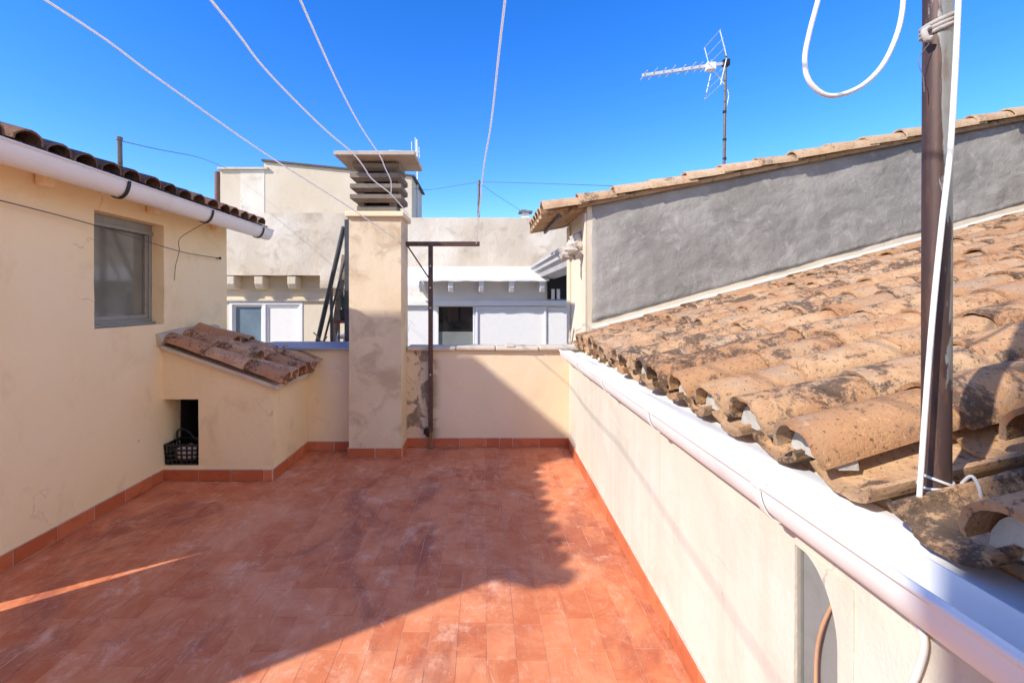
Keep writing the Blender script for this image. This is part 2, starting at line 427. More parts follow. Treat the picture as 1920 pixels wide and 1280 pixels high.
# terrace slab
s = MB(); s.box(LX - .25, 1.2, -1.2, 4.85, -.45, -.0014)
slab = tag(s.build('terrace_floor', GROUT), None, None, kind='structure')
TW, TL = .127, .212; G = .0024
tm = MB(); tm.box(-TW / 2 + G / 2, TW / 2 - G / 2, -TL / 2 + G / 2, TL / 2 - G / 2, -.012, 0)
tms = [tm.mesh('floor_tile', FLOOR)]
ncol = int((RX(4.7) - LX) / TW) + 2; cand = []
for i in range(ncol):
    x = LX + TW * (i + .5); off = random.choice((0, .5, .5, .25)) * TL + random.uniform(-.02, .02)
    y = -1.0 + off
    while y < 4.8:
        if x - TW / 2 < RX(y) and not (x < -1.78 and y > 3.95): cand.append((x, y))
        y += TL
inview = [c for c in cand if 1.65 < c[1] < 4.75 and -2.75 - .2 < c[0] and abs(c[0]) < 1.12 * c[1] + .15]
inview.sort(key=lambda c: c[1]); keep = set(inview[:300])
rest = MB()
for (x, y) in cand:
    dz = random.uniform(-.0006, .0006)
    if (x, y) in keep:
        inst('floor_tile', tms[0], slab, (x, y, dz), (random.uniform(-.003, .003), random.uniform(-.005, .005), random.uniform(-.008, .008)))
    else:
        rest.box(x - TW / 2 + G / 2, x + TW / 2 - G / 2, y - TL / 2 + G / 2, y + TL / 2 - G / 2, -.012 + dz, dz)
tag(rest.build('floor_tiles_outer', FLOOR, slab), None, None, kind='stuff')
# neighbour's terrace behind the parapet
s = MB(); s.box(-6.5, 1.06, 4.86, 7.6, -.5, -.01)
tag(s.build('neighbour_terrace', plaster('terrace_screed', (.42, .34, .27), (.5, .42, .33), (.3, .24, .19))), None, None, kind='structure')

# ================================================================= LEFT HOUSE
lh = empty('house', 'beige plastered house with a white gutter, brown barrel tile eave and one grey window', 'house', (LX, 3.4, 0))
bpy.context.view_layer.update()
def pin(o, parent):   # parent keeping the given world-space geometry
    o.parent = parent; o.matrix_parent_inverse = Matrix.Translation(-parent.location); return o
WY0, WY1, WZ0, WZ1 = 3.13, 3.817, 1.30, 2.115
YC = 2.11             # near corner of the house body
m = MB(); m.grid_wall(steps(YC, 4.75, .07) + [WY0, WY1, 3.98, 4.4], steps(-.3, 2.26, .07) + [WZ0, WZ1, .13, .58], [(WY0, WY1, WZ0, WZ1)],
                      lambda u, z, d: (LX - d, u, z), .26, .007, 3)
pin(m.build('wall', CREAM_WALL, smooth=35), lh)
m = MB()
for y0 in (YC, 4.53): m.prism([(LX - .262, y0, -.3), (-6.2, y0, -.3), (-6.2, y0, 3.40), (LX - .262, y0, 2.33)], (0, .22, 0))
m.box(-6.2, -6.0, YC + .221, 4.529, -.3, 3.3)
pin(m.build('rear_walls', CREAM_WALL), lh)
# window
wr = LX - .10
m = MB()
m.box(wr - .05, wr, WY0, WY1, WZ1 - .055, WZ1); m.box(wr - .05, wr, WY0, WY1, WZ0, WZ0 + .045)
m.box(wr - .05, wr, WY0, WY0 + .035, WZ0 + .045, WZ1 - .055); m.box(wr - .05, wr, WY1 - .035, WY1, WZ0 + .045, WZ1 - .055)
m.box(wr - .045, wr + .012, WY0 + .001, WY1 - .001, WZ1 - .085, WZ1 - .056)
m.box(wr, wr + .03, WY0 + .001, WY1 - .001, WZ0 + .002, WZ0 + .022)
wf = pin(m.build('window', ALU, bevel=.003), lh)
m = MB(); m.box(wr - .035, wr - .03, WY0 + .03, WY1 - .03, WZ0 + .04, WZ1 - .05); m.build('pane', PANE_GREY, wf)
m = MB()
m.box(wr - .03, wr - .008, WY0 + .036, WY0 + .07, WZ0 + .046, WZ1 - .087); m.box(wr - .03, wr - .008, WY1 - .07, WY1 - .036, WZ0 + .046, WZ1 - .087)
m.box(wr - .03, wr - .008, WY0 + .07, WY1 - .07, WZ0 + .046, WZ0 + .08)
m.build('sash', ALU, wf, bevel=.002)
# eave: deck, corbels
EX, EZ, SL = -2.335, 2.288, .30
a = math.atan(SL)
m = MB(); m.prism([(EX - .10, .72, EZ - .065), (-6.3, .72, EZ - .065 + SL * (6.3 + EX)), (-6.3, .72, EZ - .02 + SL * (6.3 + EX)), (EX - .10, .72, EZ - .02)], (0, 4.17, 0))
pin(m.build('roof_deck', CREAM_WALL), lh)
for y in (1.84, 2.74, 3.64, 4.50):
    m = MB(); m.box(LX + .002, LX + .075, y - .04, y + .04, 2.175, 2.262)
    o = pin(m.build('corbel', CREAM_WALL, bevel=.022, seg=3), lh)
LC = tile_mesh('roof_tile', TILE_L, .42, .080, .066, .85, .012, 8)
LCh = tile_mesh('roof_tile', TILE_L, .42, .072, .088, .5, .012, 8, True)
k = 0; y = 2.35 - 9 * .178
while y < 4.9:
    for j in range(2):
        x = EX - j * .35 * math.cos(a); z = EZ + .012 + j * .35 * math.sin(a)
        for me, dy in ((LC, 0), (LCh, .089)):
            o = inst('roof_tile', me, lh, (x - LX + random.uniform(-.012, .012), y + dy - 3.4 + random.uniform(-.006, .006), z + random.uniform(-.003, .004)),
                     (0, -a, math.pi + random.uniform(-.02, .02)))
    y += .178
# gutter
gy0, gy1 = .74, 5.06; gx = -2.375
m = MB(); m.profile(half_gutter(.135, .105), (gy0, gx, 2.285), (gy1, gx, 2.262))
m.tube([(gx + .068, gy0, 2.285), (gx + .068, gy1, 2.262)], .008, 6)
m.prism([(gx + q[0] * .98, gy1 - .004, 2.262 + q[1] * .98) for q in half_gutter(.135, .105)[:13]], (0, .004, 0))
gut = pin(m.build('gutter', CREAMPVC, smooth=50), lh)
for y in (1.13, 2.06, 2.99, 3.92, 4.83):
    zt = 2.285 - .0053 * (y - gy0); pts = []
    for k in range(15):
        t = math.pi + math.pi * k / 14; pts.append((gx + .071 * math.cos(t), zt + .109 * math.sin(t)))
    pts2 = [(p[0] * 1.0 + (p[0] - gx) * .07, p[1] + (p[1] - zt) * .06) for p in pts]
    m = MB(); m.profile(pts + pts2[::-1], (y - .013, 0, 0), (y + .013, 0, 0)); m.box(gx - .30, gx - .068, y - .012, y + .012, zt - .006, zt)
    m.build('bracket', BLACKIRON, gut)
# skirting on the left wall
skirting(lh, (LX - LX, YC - 3.4), (LX - LX, 3.798 - 3.4), (1, 0), first=.2)
# bolt and wire on the wall
b0 = Vector((LX + .03, 4.57, 1.914))
m = MB(); m.tube([(LX - .01, 4.57, 1.914), (LX + .035, 4.57, 1.914)], .007, 6); m.tube([(LX + .028, 4.57, 1.914), (LX + .04, 4.57, 1.914)], .014, 6)
pin(m.build('anchor_bolt', BLACKIRON), lh)
knot = P(336, 471, 4.0); knot.x = LX + .05; knot = Vector((LX + .06, F * (-(LX + .06)) / (CX - 336), 0)); knot.z = H + (CY - 471) / F * knot.y
st = Vector((LX + .03, 2.12, 2.055))
m = MB(); m.tube(spline([st, (LX + .05, 3.0, 2.005), knot, b0], 8), .0035, 5)
tag(m.build('wall_wire', WIRE), 'thin dark wire strung along the beige wall past the grey window', 'wire')
m = MB(); m.tube(spline([(gx - .02, knot.y + .06, 2.17), knot + Vector((.0, .02, .12)), knot, knot + Vector((-.03, .0, -.12)), knot + Vector((-.035, -.01, -.25))], 6), .003, 5)
tag(m.build('hanging_wire', WIRE), 'short wire hanging from the gutter and twisted round the wall wire', 'wire')
# open porch at the near end and the stack on the roof (both outside the frame; they cast the terrace's shade)
m = MB(); m.prism([(LX, .76, -.01), (LX, 1.80, -.01), (LX, 1.99, 1.0), (LX, 1.99, 2.262), (LX, .76, 2.262)], (-.2, 0, 0))
pin(m.build('porch_wall', CREAM_WALL), lh)
m = MB(); m.box(-4.6, -4.1, 1.28, 2.16, 2.75, 4.17); m.box(-4.65, -4.05, 1.23, 2.21, 4.17, 4.23)
tag(m.build('chimney_stack', CREAM), 'wide plastered chimney stack on the beige house roof', 'chimney')
# mast on the left roof
m = MB(); b = P(226, 345, 4.5); t = P(224, 258, 4.5); b.z = 2.6
m.tube([b, t], .022, 8); m.tube([t - Vector((0, 0, .03)), t + Vector((0, 0, .004))], .027, 8)
tag(m.build('roof_mast', MASTM, smooth=40), 'short dark post rising behind the brown tiled eave', 'mast')

# rear house behind the viewer
m = MB(); m.box(-2.18, .5, -2.6, -1.05, -.5, 4.3)
tag(m.build('house_behind', CREAM), 'plain plastered house wall closing the terrace where the clotheslines start', 'house')

m = MB(); m.box(4.2, 9.0, -9.0, 2.3, -2, 8.5); m.box(4.1, 9.1, -9.1, 2.4, 8.5, 8.65)  # added out of view: pale block that bounces sunlight into the shaded side
tag(m.build('bounce_block', plaster('pale_bounce_render', (.80, .73, .61), (.84, .78, .67), (.66, .57, .45), .3)), 'unseen tall cream block added to bounce sunlight onto the terrace', 'house')

# ================================================================= SHED
SX0, SX1, SY0, SY1 = LX, -1.74, 3.80, 4.55
sh = empty('shed', 'small plastered lean-to hutch with a low opening under old terracotta tiles', 'hutch', (SX0, SY0, 0))
def topz(x): return 1.10 - .35 * (x - SX0)
m = MB(); uu = steps(SX0, SX1, .06) + [-2.354]; zz = steps(-.01, 1.0, .06) + [.128, .677]
def sf(u, z, d):
    zt = .677 + (z - .677) / .323 * (topz(u) - .677) if z > .677 else z
    return (u, SY0 + d, zt)
m.grid_wall(uu, zz, [(SX0 - .1, -2.354, .128, .677)], sf, .12, .006, 9)
pin(m.build('front_wall', CREAM, smooth=35), sh)
m = MB(); m.grid_wall(steps(SY0 + .122, SY1, .06), steps(-.01, topz(SX1), .06), [], lambda u, z, d: (SX1 - d, u, z), .12, .006, 5)
pin(m.build('side_wall', CREAM, smooth=35), sh)
m = MB(); m.box(SX0 + .002, SX1 - .122, SY0 + .123, SY1 - .01, -.01, .127); pin(m.build('floor', MORTAR), sh)
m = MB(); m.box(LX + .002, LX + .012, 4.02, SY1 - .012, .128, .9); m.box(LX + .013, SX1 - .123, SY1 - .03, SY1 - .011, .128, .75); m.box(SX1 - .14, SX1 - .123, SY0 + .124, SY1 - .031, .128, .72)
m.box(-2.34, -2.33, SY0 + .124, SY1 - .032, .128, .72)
pin(m.build('shade_lining', SHADE_BLACK), sh)  # black lining paints in the darkness of the shaded hutch interior
# roof slab and verge mortar
m = MB(); m.prism([(SX0 + .001, SY0 - .05, topz(SX0)), (SX1 + .06, SY0 - .05, topz(SX1 + .06)), (SX1 + .06, SY0 - .05, topz(SX1 + .06) + .035), (SX0 + .001, SY0 - .05, topz(SX0) + .035)], (0, .80, 0))
pin(m.build('roof_slab', PALESLAB, bevel=.008), sh)
m = MB(); m.tube(spline([(LX - .01, 3.72, topz(LX) + .07), (LX - .01, 4.1, topz(LX) + .10), (LX - .01, 4.56, topz(LX) + .10)], 5), .06, 8)
pin(m.build('mortar_fillet', MORTAR, smooth=60), sh)
SC = tile_mesh('roof_tile', TILE_S, .40, .098, .080, .85, .014, 10)
SCh = tile_mesh('roof_tile', TILE_S, .40, .080, .098, .55, .014, 10, True)
sa = math.atan(.35); R = random.Random(4)
for c in range(5):
    yy = SY0 + .02 + c * .178
    for j in range(3):
        # x=0 of the mesh is the eave end, tile runs up towards the house (-x)
        for me, dy, dz in ((SC, 0, .080), (SCh, .089, .080)):
            if me is SCh and c == 4: continue
            jig = 0 if c == 0 else 1
            x = SX1 + .10 - j * .315 + R.uniform(-.03, .03) * jig
            z = topz(SX1 + .10) + .315 * .35 * j + dz + R.uniform(0, .02) * jig + (R.choice((0, .02, .045)) if c in (1, 2) and j else 0)
            o = inst('roof_tile', me, sh, (x - SX0, yy + dy - SY0, z), (R.uniform(-.22, .22) * jig, -sa + R.uniform(-.05, .07) * jig, math.pi + R.uniform(-.2, .2) * jig))
            if me is SC and j == 2: o.scale.x = .9
skirting(sh, (0, 0), (SX1 - SX0, 0), (0, -1), first=.3)
skirting(sh, (SX1 - SX0, -.012), (SX1 - SX0, SY1 - SY0), (1, 0), first=.27)

# crate
cr = empty('crate', 'black plastic lattice crate with a raised handle standing in the hutch opening', 'crate', (-2.505, 3.915, .128))
cw, cd, ch = .25, .19, .165
def lattice(p, q, n, flare):
    m = MB(); p = Vector(p); q = Vector(q)
    for k in range(n + 1):
        a_ = p.lerp(q, k / n); m.bar(a_ + Vector((0, 0, .004)), a_ * (1 + flare) + Vector((0, 0, ch)), .010, .010)
    for k in range(5):
        f = 1 + flare * k / 4; m.bar(p * f + Vector((0, 0, .006 + (ch - .012) * k / 4)), q * f + Vector((0, 0, .006 + (ch - .012) * k / 4)), .010, .012)
    return m
c4 = [(-cw / 2, -cd / 2, 0), (cw / 2, -cd / 2, 0), (cw / 2, cd / 2, 0), (-cw / 2, cd / 2, 0)]
for k in range(4):
    lattice(c4[k], c4[(k + 1) % 4], 6 if k % 2 == 0 else 5, .10).build('side_lattice', PLASTICB, cr)
m = MB(); m.box(-cw / 2, cw / 2, -cd / 2, cd / 2, 0, .006); m.build('base', PLASTICB, cr)
m = MB()
for (a_, b_) in zip(c4, c4[1:] + c4[:1]): m.bar(Vector(a_) * 1.12 + Vector((0, 0, ch)), Vector(b_) * 1.12 + Vector((0, 0, ch)), .022, .016)
m.build('rim', PLASTICB, cr, bevel=.003)
m = MB(); m.tube(spline([(-.10, -.0, ch), (-.10, .0, ch + .085), (-.06, 0, ch + .105), (-.01, 0, ch + .09), (.05, 0, ch + .03), (.12, 0, ch + .005)], 5), .009, 7); m.build('handle', PLASTICB, cr, smooth=60)
m = MB(); bm = bmesh.new(); bmesh.ops.create_icosphere(bm, subdivisions=3, radius=1)
vs = [(v.co.x * .112, v.co.y * .088, .072 + v.co.z * .068 + .012 * mnoise.noise(v.co * 3)) for v in bm.verts]
m.add(vs, [tuple(v.index for v in f.verts) for f in bm.faces]); bm.free()
o = tag(m.build('cloth_bundle', CLOTH, smooth=60), 'pale cloth bundle packed inside the black crate', 'cloth'); o.location = cr.location

# ================================================================= BACK PARAPET
pw = empty('parapet_wall', 'low cream parapet wall closing the terrace behind the chimney, plaster flaking by the post', 'wall', (-.4, YB, 0))
m = MB(); m.grid_wall(steps(-1.0, 1.02, .06), steps(-.3, .985, .06), [], lambda u, z, d: (u, YB + d, z), .16, .006, 11)
pin(m.build('wall', PARAPET, smooth=35), pw)
m = MB(); m.grid_wall(steps(LX - .1, -1.0, .06), steps(-.3, 1.005, .06), [], lambda u, z, d: (u, 4.55 + d, z), .28, .006, 12)
pin(m.build('wall', CREAM, smooth=35), pw)
xs = [-.77, -.27, .13, .57, 1.03]
for i in range(4):
    m = MB(); m.box(xs[i] + .003, xs[i + 1] - .003, YB - .045, YB + .19, .986 + .004 * (i % 2), 1.028 + .004 * (i % 2))
    pin(m.build('coping_slab', PALESLAB, bevel=.012), pw)
m = MB(); m.box(.235, .325, YB - .05, YB + .195, 1.024, 1.042); pin(m.build('coping_patch', PALESLAB, bevel=.008), pw)
m = MB(); m.prism([(-2.2, 4.50, 1.006), (-2.2, 4.50, 1.03), (-2.2, 4.67, 1.066), (-2.2, 4.86, 1.06), (-2.2, 4.86, 1.006)], (.94, 0, 0))
pin(m.build('coping_slab', ZINC, bevel=.004), pw)
skirting(pw, (-.774 + .4, 0), (RX(YB) + .4, 0), (0, -1))
skirting(pw, (SX1 + .4, 4.55 - YB), (-1.265 + .4, 4.55 - YB), (0, -1))

# ================================================================= CHIMNEY
CX0, CX1, CY0, CY1 = -1.268, -.774, 4.35, 4.74
chm = empty('chimney', 'tall cream plastered chimney with grey louvres under a wide flat slab', 'chimney', ((CX0 + CX1) / 2, CY0, 0))
m = MB()
for (fn, a0, a1, sd) in ((lambda u, z, d: (u, CY0 + d, z), CX0, CX1, 21), (lambda u, z, d: (CX1 - d, u, z), CY0 + .1, CY1, 22), (lambda u, z, d: (CX0 + d, u, z), CY0 + .1, CY1, 23)):
    m.grid_wall(steps(a0, a1, .05), steps(-.01, 2.29, .05), [], fn, .1, .006 if sd == 21 else 0, sd)
pin(m.build('shaft', STAINED, smooth=35, bevel=.0), chm)
m = MB(); m.prism([(CX0 - .03, CY0 - .035, 2.285), (CX1 + .03, CY0 - .035, 2.285), (CX1 + .03, CY1 + .03, 2.285), (CX0 - .03, CY1 + .03, 2.285)], (0, 0, .05)); pin(m.build('cornice', CREAM, bevel=.008), chm)
m = MB(); m.box(CX0 + .06, CX1 - .05, CY0 + .05, CY1 - .04, 2.335, 2.40); pin(m.build('louvre_base', CONC, bevel=.004), chm)
for k, (z0, z1) in enumerate(((2.432, 2.50), (2.532, 2.60), (2.632, 2.70), (2.735, 2.80))):
    m = MB(); o_ = .0 if k < 3 else .02
    X0, X1, Y0, Y1 = CX0 + .01 + o_, CX1 - .0 - o_, CY0 - .005 + o_, CY1
    lo = .045
    # ring of sloped slats: outer profile slants inwards below
    for (A, B, inn) in (((X0, Y0), (X1, Y0), (0, 1)), ((X1, Y0), (X1, Y1), (-1, 0)), ((X1, Y1), (X0, Y1), (0, -1)), ((X0, Y1), (X0, Y0), (1, 0))):
        A = Vector((*A, 0)); B = Vector((*B, 0)); n = Vector((*inn, 0)); d = (B - A).normalized()
        def cut(p, q, off): return p + d * off + n * off, q - d * off + n * off
        a0, b0_ = cut(A, B, 0); a1, b1 = cut(A, B, lo); a2, b2 = cut(A, B, .075)
        zz0, zz1, zm = Vector((0, 0, z0)), Vector((0, 0, z1)), Vector((0, 0, z0 + .028))
        m.add([a1 + zz0, b1 + zz0, b0_ + zm, a0 + zm, a0 + zz1, b0_ + zz1, a2 + zz1, b2 + zz1, a2 + zz0, b2 + zz0],
              [(0, 1, 2, 3), (3, 2, 5, 4), (4, 5, 7, 6), (6, 7, 9, 8), (8, 9, 1, 0)])
    pin(m.build('louvre', CONC), chm)
m = MB()
for x in (CX0 + .095, CX1 - .095):
    for y in (CY0 + .10, CY1 - .10): m.box(x - .03, x + .03, y - .03, y + .03, 2.39, 2.83)
pin(m.build('corner_posts', CONC), chm)
m = MB(); m.box(CX0 + .135, CX1 - .135, CY0 + .14, CY1 - .14, 2.40, 2.75); pin(m.build('flue', SHADE_BLACK), chm)
m = MB(); m.box(-1.362, -.622, 4.19, 4.74, 2.824, 2.862); pin(m.build('cap_slab', CAPC, bevel=.004), chm)
cxm = (CX0 + CX1) / 2
skirting(chm, (CX0 - .012 - cxm, 0), (CX1 + .012 - cxm, 0), (0, -1), first=.26)
skirting(chm, (CX1 - cxm, 0), (CX1 - cxm, YB - CY0), (1, 0), first=.3)

# ================================================================= CLOTHESLINE POST
tp = empty('clothesline_post', 'brown iron clothesline post with a crossbar fixed beside the chimney', 'post', (-.524, 4.62, 0))
def pp(x, y, z): return Vector((x + .524, y - 4.62, z))
m = MB(); m.bar(pp(-.524, 4.62, .17), pp(-.524, 4.62, 2.04), .045); m.build('post', BROWNIRON, tp, bevel=.004)
m = MB(); m.bar(pp(-.524, 4.62, -.008), pp(-.524, 4.62, .172), .03); m.build('rusty_stub', RUST, tp, bevel=.003)['label'] = 'rusty lower end of the post'
m = MB(); m.bar(pp(-.776, 4.62, 2.062), pp(-.03, 4.62, 2.062), .045); m.build('crossbar', BROWNIRON, tp, bevel=.004)
m = MB(); m.bar(pp(-.755, 4.62, 2.04), pp(-.53, 4.62, 1.70), .014); m.build('brace', BROWNIRON, tp)
m = MB(); m.box(-.066, -.022, -.035, .035, .155, .20); m.bar((-.05, 0, .16), (-.02, .05, .12), .03); m.build('clamp', BLACKIRON, tp)
for z in (.75, 1.42, 1.62, 1.84):
    m = MB(); m.tube([(0, -.022, z), (0, -.029, z)], .009, 6); m.build('bolt', STEEL, tp)

# ================================================================= CLOTHESLINES
def rope(pix, Y0, Y1, label, r=.0042):
    d = [0]
    for p, q in zip(pix, pix[1:]): d.append(d[-1] + math.hypot(q[0] - p[0], q[1] - p[1]))
    pts = [P(x, y, 1 / (1 / Y0 + (1 / Y1 - 1 / Y0) * t / d[-1])) for (x, y), t in zip(pix, d)]
    a0 = pts[0]; dr = (pts[0] - pts[1]); s_ = (-1.04 - a0.y) / dr.y
    e = a0 + dr * s_; e.z = a0.z + .10
    sm = spline([e, a0.lerp(e, .5) + Vector((0, 0, .0))] + pts, 6)
    m = MB(); m.tube(sm, r, 8)
    tag(m.build('clothesline', ROPE, smooth=80), label, 'rope')
rope([(85, 0), (300, 150), (500, 290), (660, 392), (742, 449)], 1.42, 4.335, 'white clothesline tied low on the face of the chimney shaft')
rope([(395, 0), (500, 133), (606, 240), (659, 285), (680, 310), (698, 336), (735, 366), (766, 403)], 1.42, 4.33, 'white clothesline kinked across the louvres to the chimney cornice corner')
rope([(563, 0), (640, 170), (678, 240), (712, 292), (722, 315), (733, 340), (733, 364)], 1.5, 4.33, 'white clothesline ending in a vertical tail at the chimney louvres')
rope([(947, 0), (921, 230), (905, 330), (893, 457)], 1.48, 4.60, 'white clothesline running to the free end of the iron crossbar')

# ================================================================= RIGHT LOW ROOF
TH = .0172
rh = empty('tiled_house', 'low whitewashed wall carrying a sunlit barrel tile roof and white gutter', 'house', (.8, 0, 0), -TH)
def gz(y): return 1.032 - .009 * (y - 1.2)       # gutter lip height
# wall with the narrow niche
m = MB(); m.grid_wall(steps(1.48, 4.67, .06), steps(-.3, .95, .06), [], lambda u, z, d: (d, u, z), .3, .006, 31)
m.build('wall', PALE, rh, smooth=35)
m = MB(); m.grid_wall(steps(-.9, 1.479, .06) + [1.03, 1.20, .80, .86], steps(-.3, .95, .06) + [.862, .75], [(1.03, 1.20, -.31, .862), (.80, .86, -.31, .75)],
                      lambda u, z, d: (d - .006, u, z), .306, .006, 32)
m.build('near_wall', PALE, rh, smooth=35)
m = MB(); m.box(.010, .02, 1.0, 1.25, -.3, .9); m.build('niche_panel', GREYPANEL, rh)
m = MB(); m.box(.002, .009, 1.186, 1.199, -.3, .86); m.build('niche_edge_strip', ALU, rh)
# plaster curve closing the niche's near edge
pts = [(.009, 1.0, .87)]
for k in range(13):
    t = k / 12; pts.append((.009, 1.172 - .128 * math.sin(t * math.pi / 2), .87 - .17 * (1 - math.cos(t * math.pi / 2))))
pts += [(.009, 1.040, -.29), (.009, 1.0, -.29)]
m = MB(); m.prism(pts, (-.020, 0, 0)); m.build('niche_plaster_edge', PALE, rh, bevel=.006)
m = MB(); m.box(.008, .02, .78, .88, -.3, .78); m.build('niche_panel', RUST, rh)
skirting(rh, (0, 1.479), (0, 4.66), (-1, 0))
skirting(rh, (-.006, -.8), (-.006, 1.476), (-1, 0))
m = MB(); m.box(.135, .30, -.9, 4.62, .951, 1.005); m.build('upper_wall', CREAM, rh)
# flashing
f0, f1 = -.9, 4.60
m = MB(); m.profile([(-.05, -.075), (.0, -.045), (.114, -.026), (.115, -.020), (.0, -.039), (-.05, -.069)], (f0, 0, gz(f0)), (f1, 0, gz(f1)))
m.build('flashing', WHITEPVC, rh, smooth=50)
# gutter
m = MB(); pf = half_gutter(.108, .088); m.profile(pf, (f0, -.064, gz(f0)), (4.52, -.064, gz(4.52)))
m.tube([(-.117, f0, gz(f0)), (-.117, 4.52, gz(4.52))], .0095, 8)
m.prism([(-.064 + q[0] * .97, 4.515, gz(4.52) + q[1] * .97) for q in pf[:13]], (0, .005, 0))
gt = m.build('gutter', WHITEPVC, rh, smooth=50)
for y in (.35, 1.165, 1.98, 2.80, 3.62, 4.38):
    pts = []
    for k in range(15):
        t = math.pi + math.pi * k / 14; pts.append((-.064 + .058 * math.cos(t), gz(y) + .091 * math.sin(t)))
    p2 = [(x + (x + .064) * .06, z + (z - gz(y)) * .04) for x, z in pts]
    m = MB(); m.profile(pts + p2[::-1], (y - .014, 0, 0), (y + .014, 0, 0)); m.tube([(-.117, y - .014, gz(y)), (-.117, y + .014, gz(y))], .014, 10)
    m.build('strap', WHITEPVC, gt, smooth=40)
# roof
RS = .276; ra = math.atan(RS); EXr = .043; BZ = 1.076
SP = .265; Y00 = 1.245
RC = [tile_mesh('roof_tile', TILE, .45, r, r - .019, .95, .014, 14) for r in (.106, .109, .103, .107, .1045)]
RCh = [tile_mesh('roof_tile', TILE, .45, r, r + .019, .58, .015, 12, True) for r in (.098, .101, .0995)]
m = MB(); m.prism([(.14, -.9, BZ - .085), (5.6, -.9, BZ - .085 + RS * 5.46), (5.6, -.9, BZ - .045 + RS * 5.46), (.14, -.9, BZ - .045)], (0, 5.53, 0)); m.build('roof_deck', MORTAR, rh)
R = random.Random(11)
EXPO = .355
plug = MB(); pr = .092; pts = [(0, pr * math.cos(math.pi * k / 10), pr * .93 * math.sin(math.pi * k / 10)) for k in range(11)]; plug.prism(pts, (.05, 0, 0)); plugm = plug.mesh('mortar_plug', PLUGM)
for k in range(-6, 13):
    yk = Y00 + SP * k
    xmax = min(5.3, max(1.5, 1.32 * yk + .7))
    if k < -2: xmax = .9
    j = 0
    while True:
        x = EXr + j * EXPO * math.cos(ra)
        if x > xmax: break
        z = BZ + RS * (x - EXr)
        if not (k == -1 and j == 0):
            inst('roof_tile', R.choice(RC), rh, (x + R.uniform(-.018, .018), yk + R.uniform(-.007, .007), z + R.uniform(-.002, .008)),
                 (R.uniform(-.04, .04), -ra + R.uniform(-.014, .018), R.uniform(-.022, .022)))
        inst('roof_tile', R.choice(RCh), rh, (x - .004 + R.uniform(-.012, .012), yk + SP / 2 + R.uniform(-.008, .008), z + R.uniform(-.003, .004)),
             (R.uniform(-.03, .03), -ra + R.uniform(-.01, .012), R.uniform(-.02, .02)))
        j += 1
    if k != -1: inst('mortar_plug', plugm, rh, (EXr + .032, yk, BZ - .004), (0, 0, 0))
# mortar fillet where the roof meets the gable
m = MB(); 
fp = []
for i in range(40):
    t = i / 39; x = .20 + 5.0 * t
    fp.append((x, 4.605 - x * TH * -1 * 0 + mnoise.noise(Vector((x * 3, 0, 0))) * .008, BZ + RS * (x - EXr) + .075 + mnoise.noise(Vector((x * 2.3, 5, 0))) * .012))
m.tube(fp, [.030 + .010 * mnoise.noise(Vector((p[0] * 4, 9, 1))) for p in fp], 8); m.build('mortar_fillet', PALE, rh, smooth=60)

# pole, cables
pl = empty('pole', 'tall round pole with worn brown paint rising through the tile eave', 'pole', (.972, .985, .3))
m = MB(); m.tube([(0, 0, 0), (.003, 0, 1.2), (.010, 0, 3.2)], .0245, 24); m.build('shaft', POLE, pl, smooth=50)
m = MB(); zc = H + (CY - 50) / F * .985 - .3
ringp = [(.008 + .0275 * math.cos(t), .0275 * math.sin(t), zc + .010 * math.cos(t)) for t in [2 * math.pi * k / 20 for k in range(21)]]
for dz in (-.009, 0, .009): m.tube([(p[0], p[1], p[2] + dz) for p in ringp], .0055, 6)
m.tube(spline([(-.026, -.012, zc - .01), (-.040, -.016, zc - .02), (-.036, -.02, zc - .04), (-.028, -.02, zc - .035)], 5), .006, 6)
m.build('strap', TAPE, pl, smooth=60)
m = MB(); m.tube(spline([(-.030, -.02, zc - .045), (-.05, -.02, zc - .07), (-.055, -.02, zc - .09), (-.045, -.02, zc - .12), (-.043, -.02, zc - .15)], 5), .0010, 4); m.build('loose_wire', WIRE, pl)
m = MB()
def cp(px, py, Y): return P(px, py, Y)
m.tube(spline([cp(1798, -60, .945), cp(1797, 0, .945), cp(1790, 150, .945), cp(1781, 290, .945), cp(1766, 420, .945), cp(1748, 600, .945), cp(1734, 780, .945), cp(1724, 930, .95), cp(1716, 1040, .955)], 6), .0050, 10)
tag(m.build('cable', CABLE, smooth=60), 'straight white cable running down the front of the brown pole', 'cable')
m = MB()
lp = [(1560, -140), (1545, -50), (1534, 0), (1518, 60), (1509, 110), (1516, 150), (1545, 177), (1580, 177), (1620, 158), (1655, 122), (1680, 70), (1692, 20), (1695, -40), (1700, -140)]
m.tube(spline([cp(x, y, 1.0) for x, y in lp] + [(.965, .985, 2.62)], 6), .0050, 10)
m2 = spline([cp(1560, -140, 1.0), (.80, .985, 2.55), (.95, .985, 2.66)], 6); m.tube(m2, .0050, 8)
tag(m.build('cable_loop', CABLE, smooth=60), 'white cable hanging in a slack loop against the sky beside the pole', 'cable')
m = MB(); zb = H + (CY - 905) / F * .985
for dz, tl in ((0, .25), (.008, -.3)):
    m.tube([(.972 + .028 * math.cos(t), .985 + .028 * math.sin(t), zb + dz + tl * .034 * math.cos(t)) for t in [2 * math.pi * k / 18 for k in range(19)]], .0028, 6)
m.tube(spline([(1.0, .958, zb + .01), (1.008, .945, zb + .03), (1.014, .935, zb), (1.005, .93, zb - .05), (1.0, .925, zb - .10), (.992, .92, zb - .115)], 6), .0032, 6)
m.tube(spline([(1.0, .957, zb), (1.02, .95, zb + .012), (1.035, .95, zb + .005)], 5), .004, 6)
tag(m.build('cord_tie', ROPE, smooth=60), 'white cord knotted round the pole foot with a dangling end', 'cord')
m = MB()
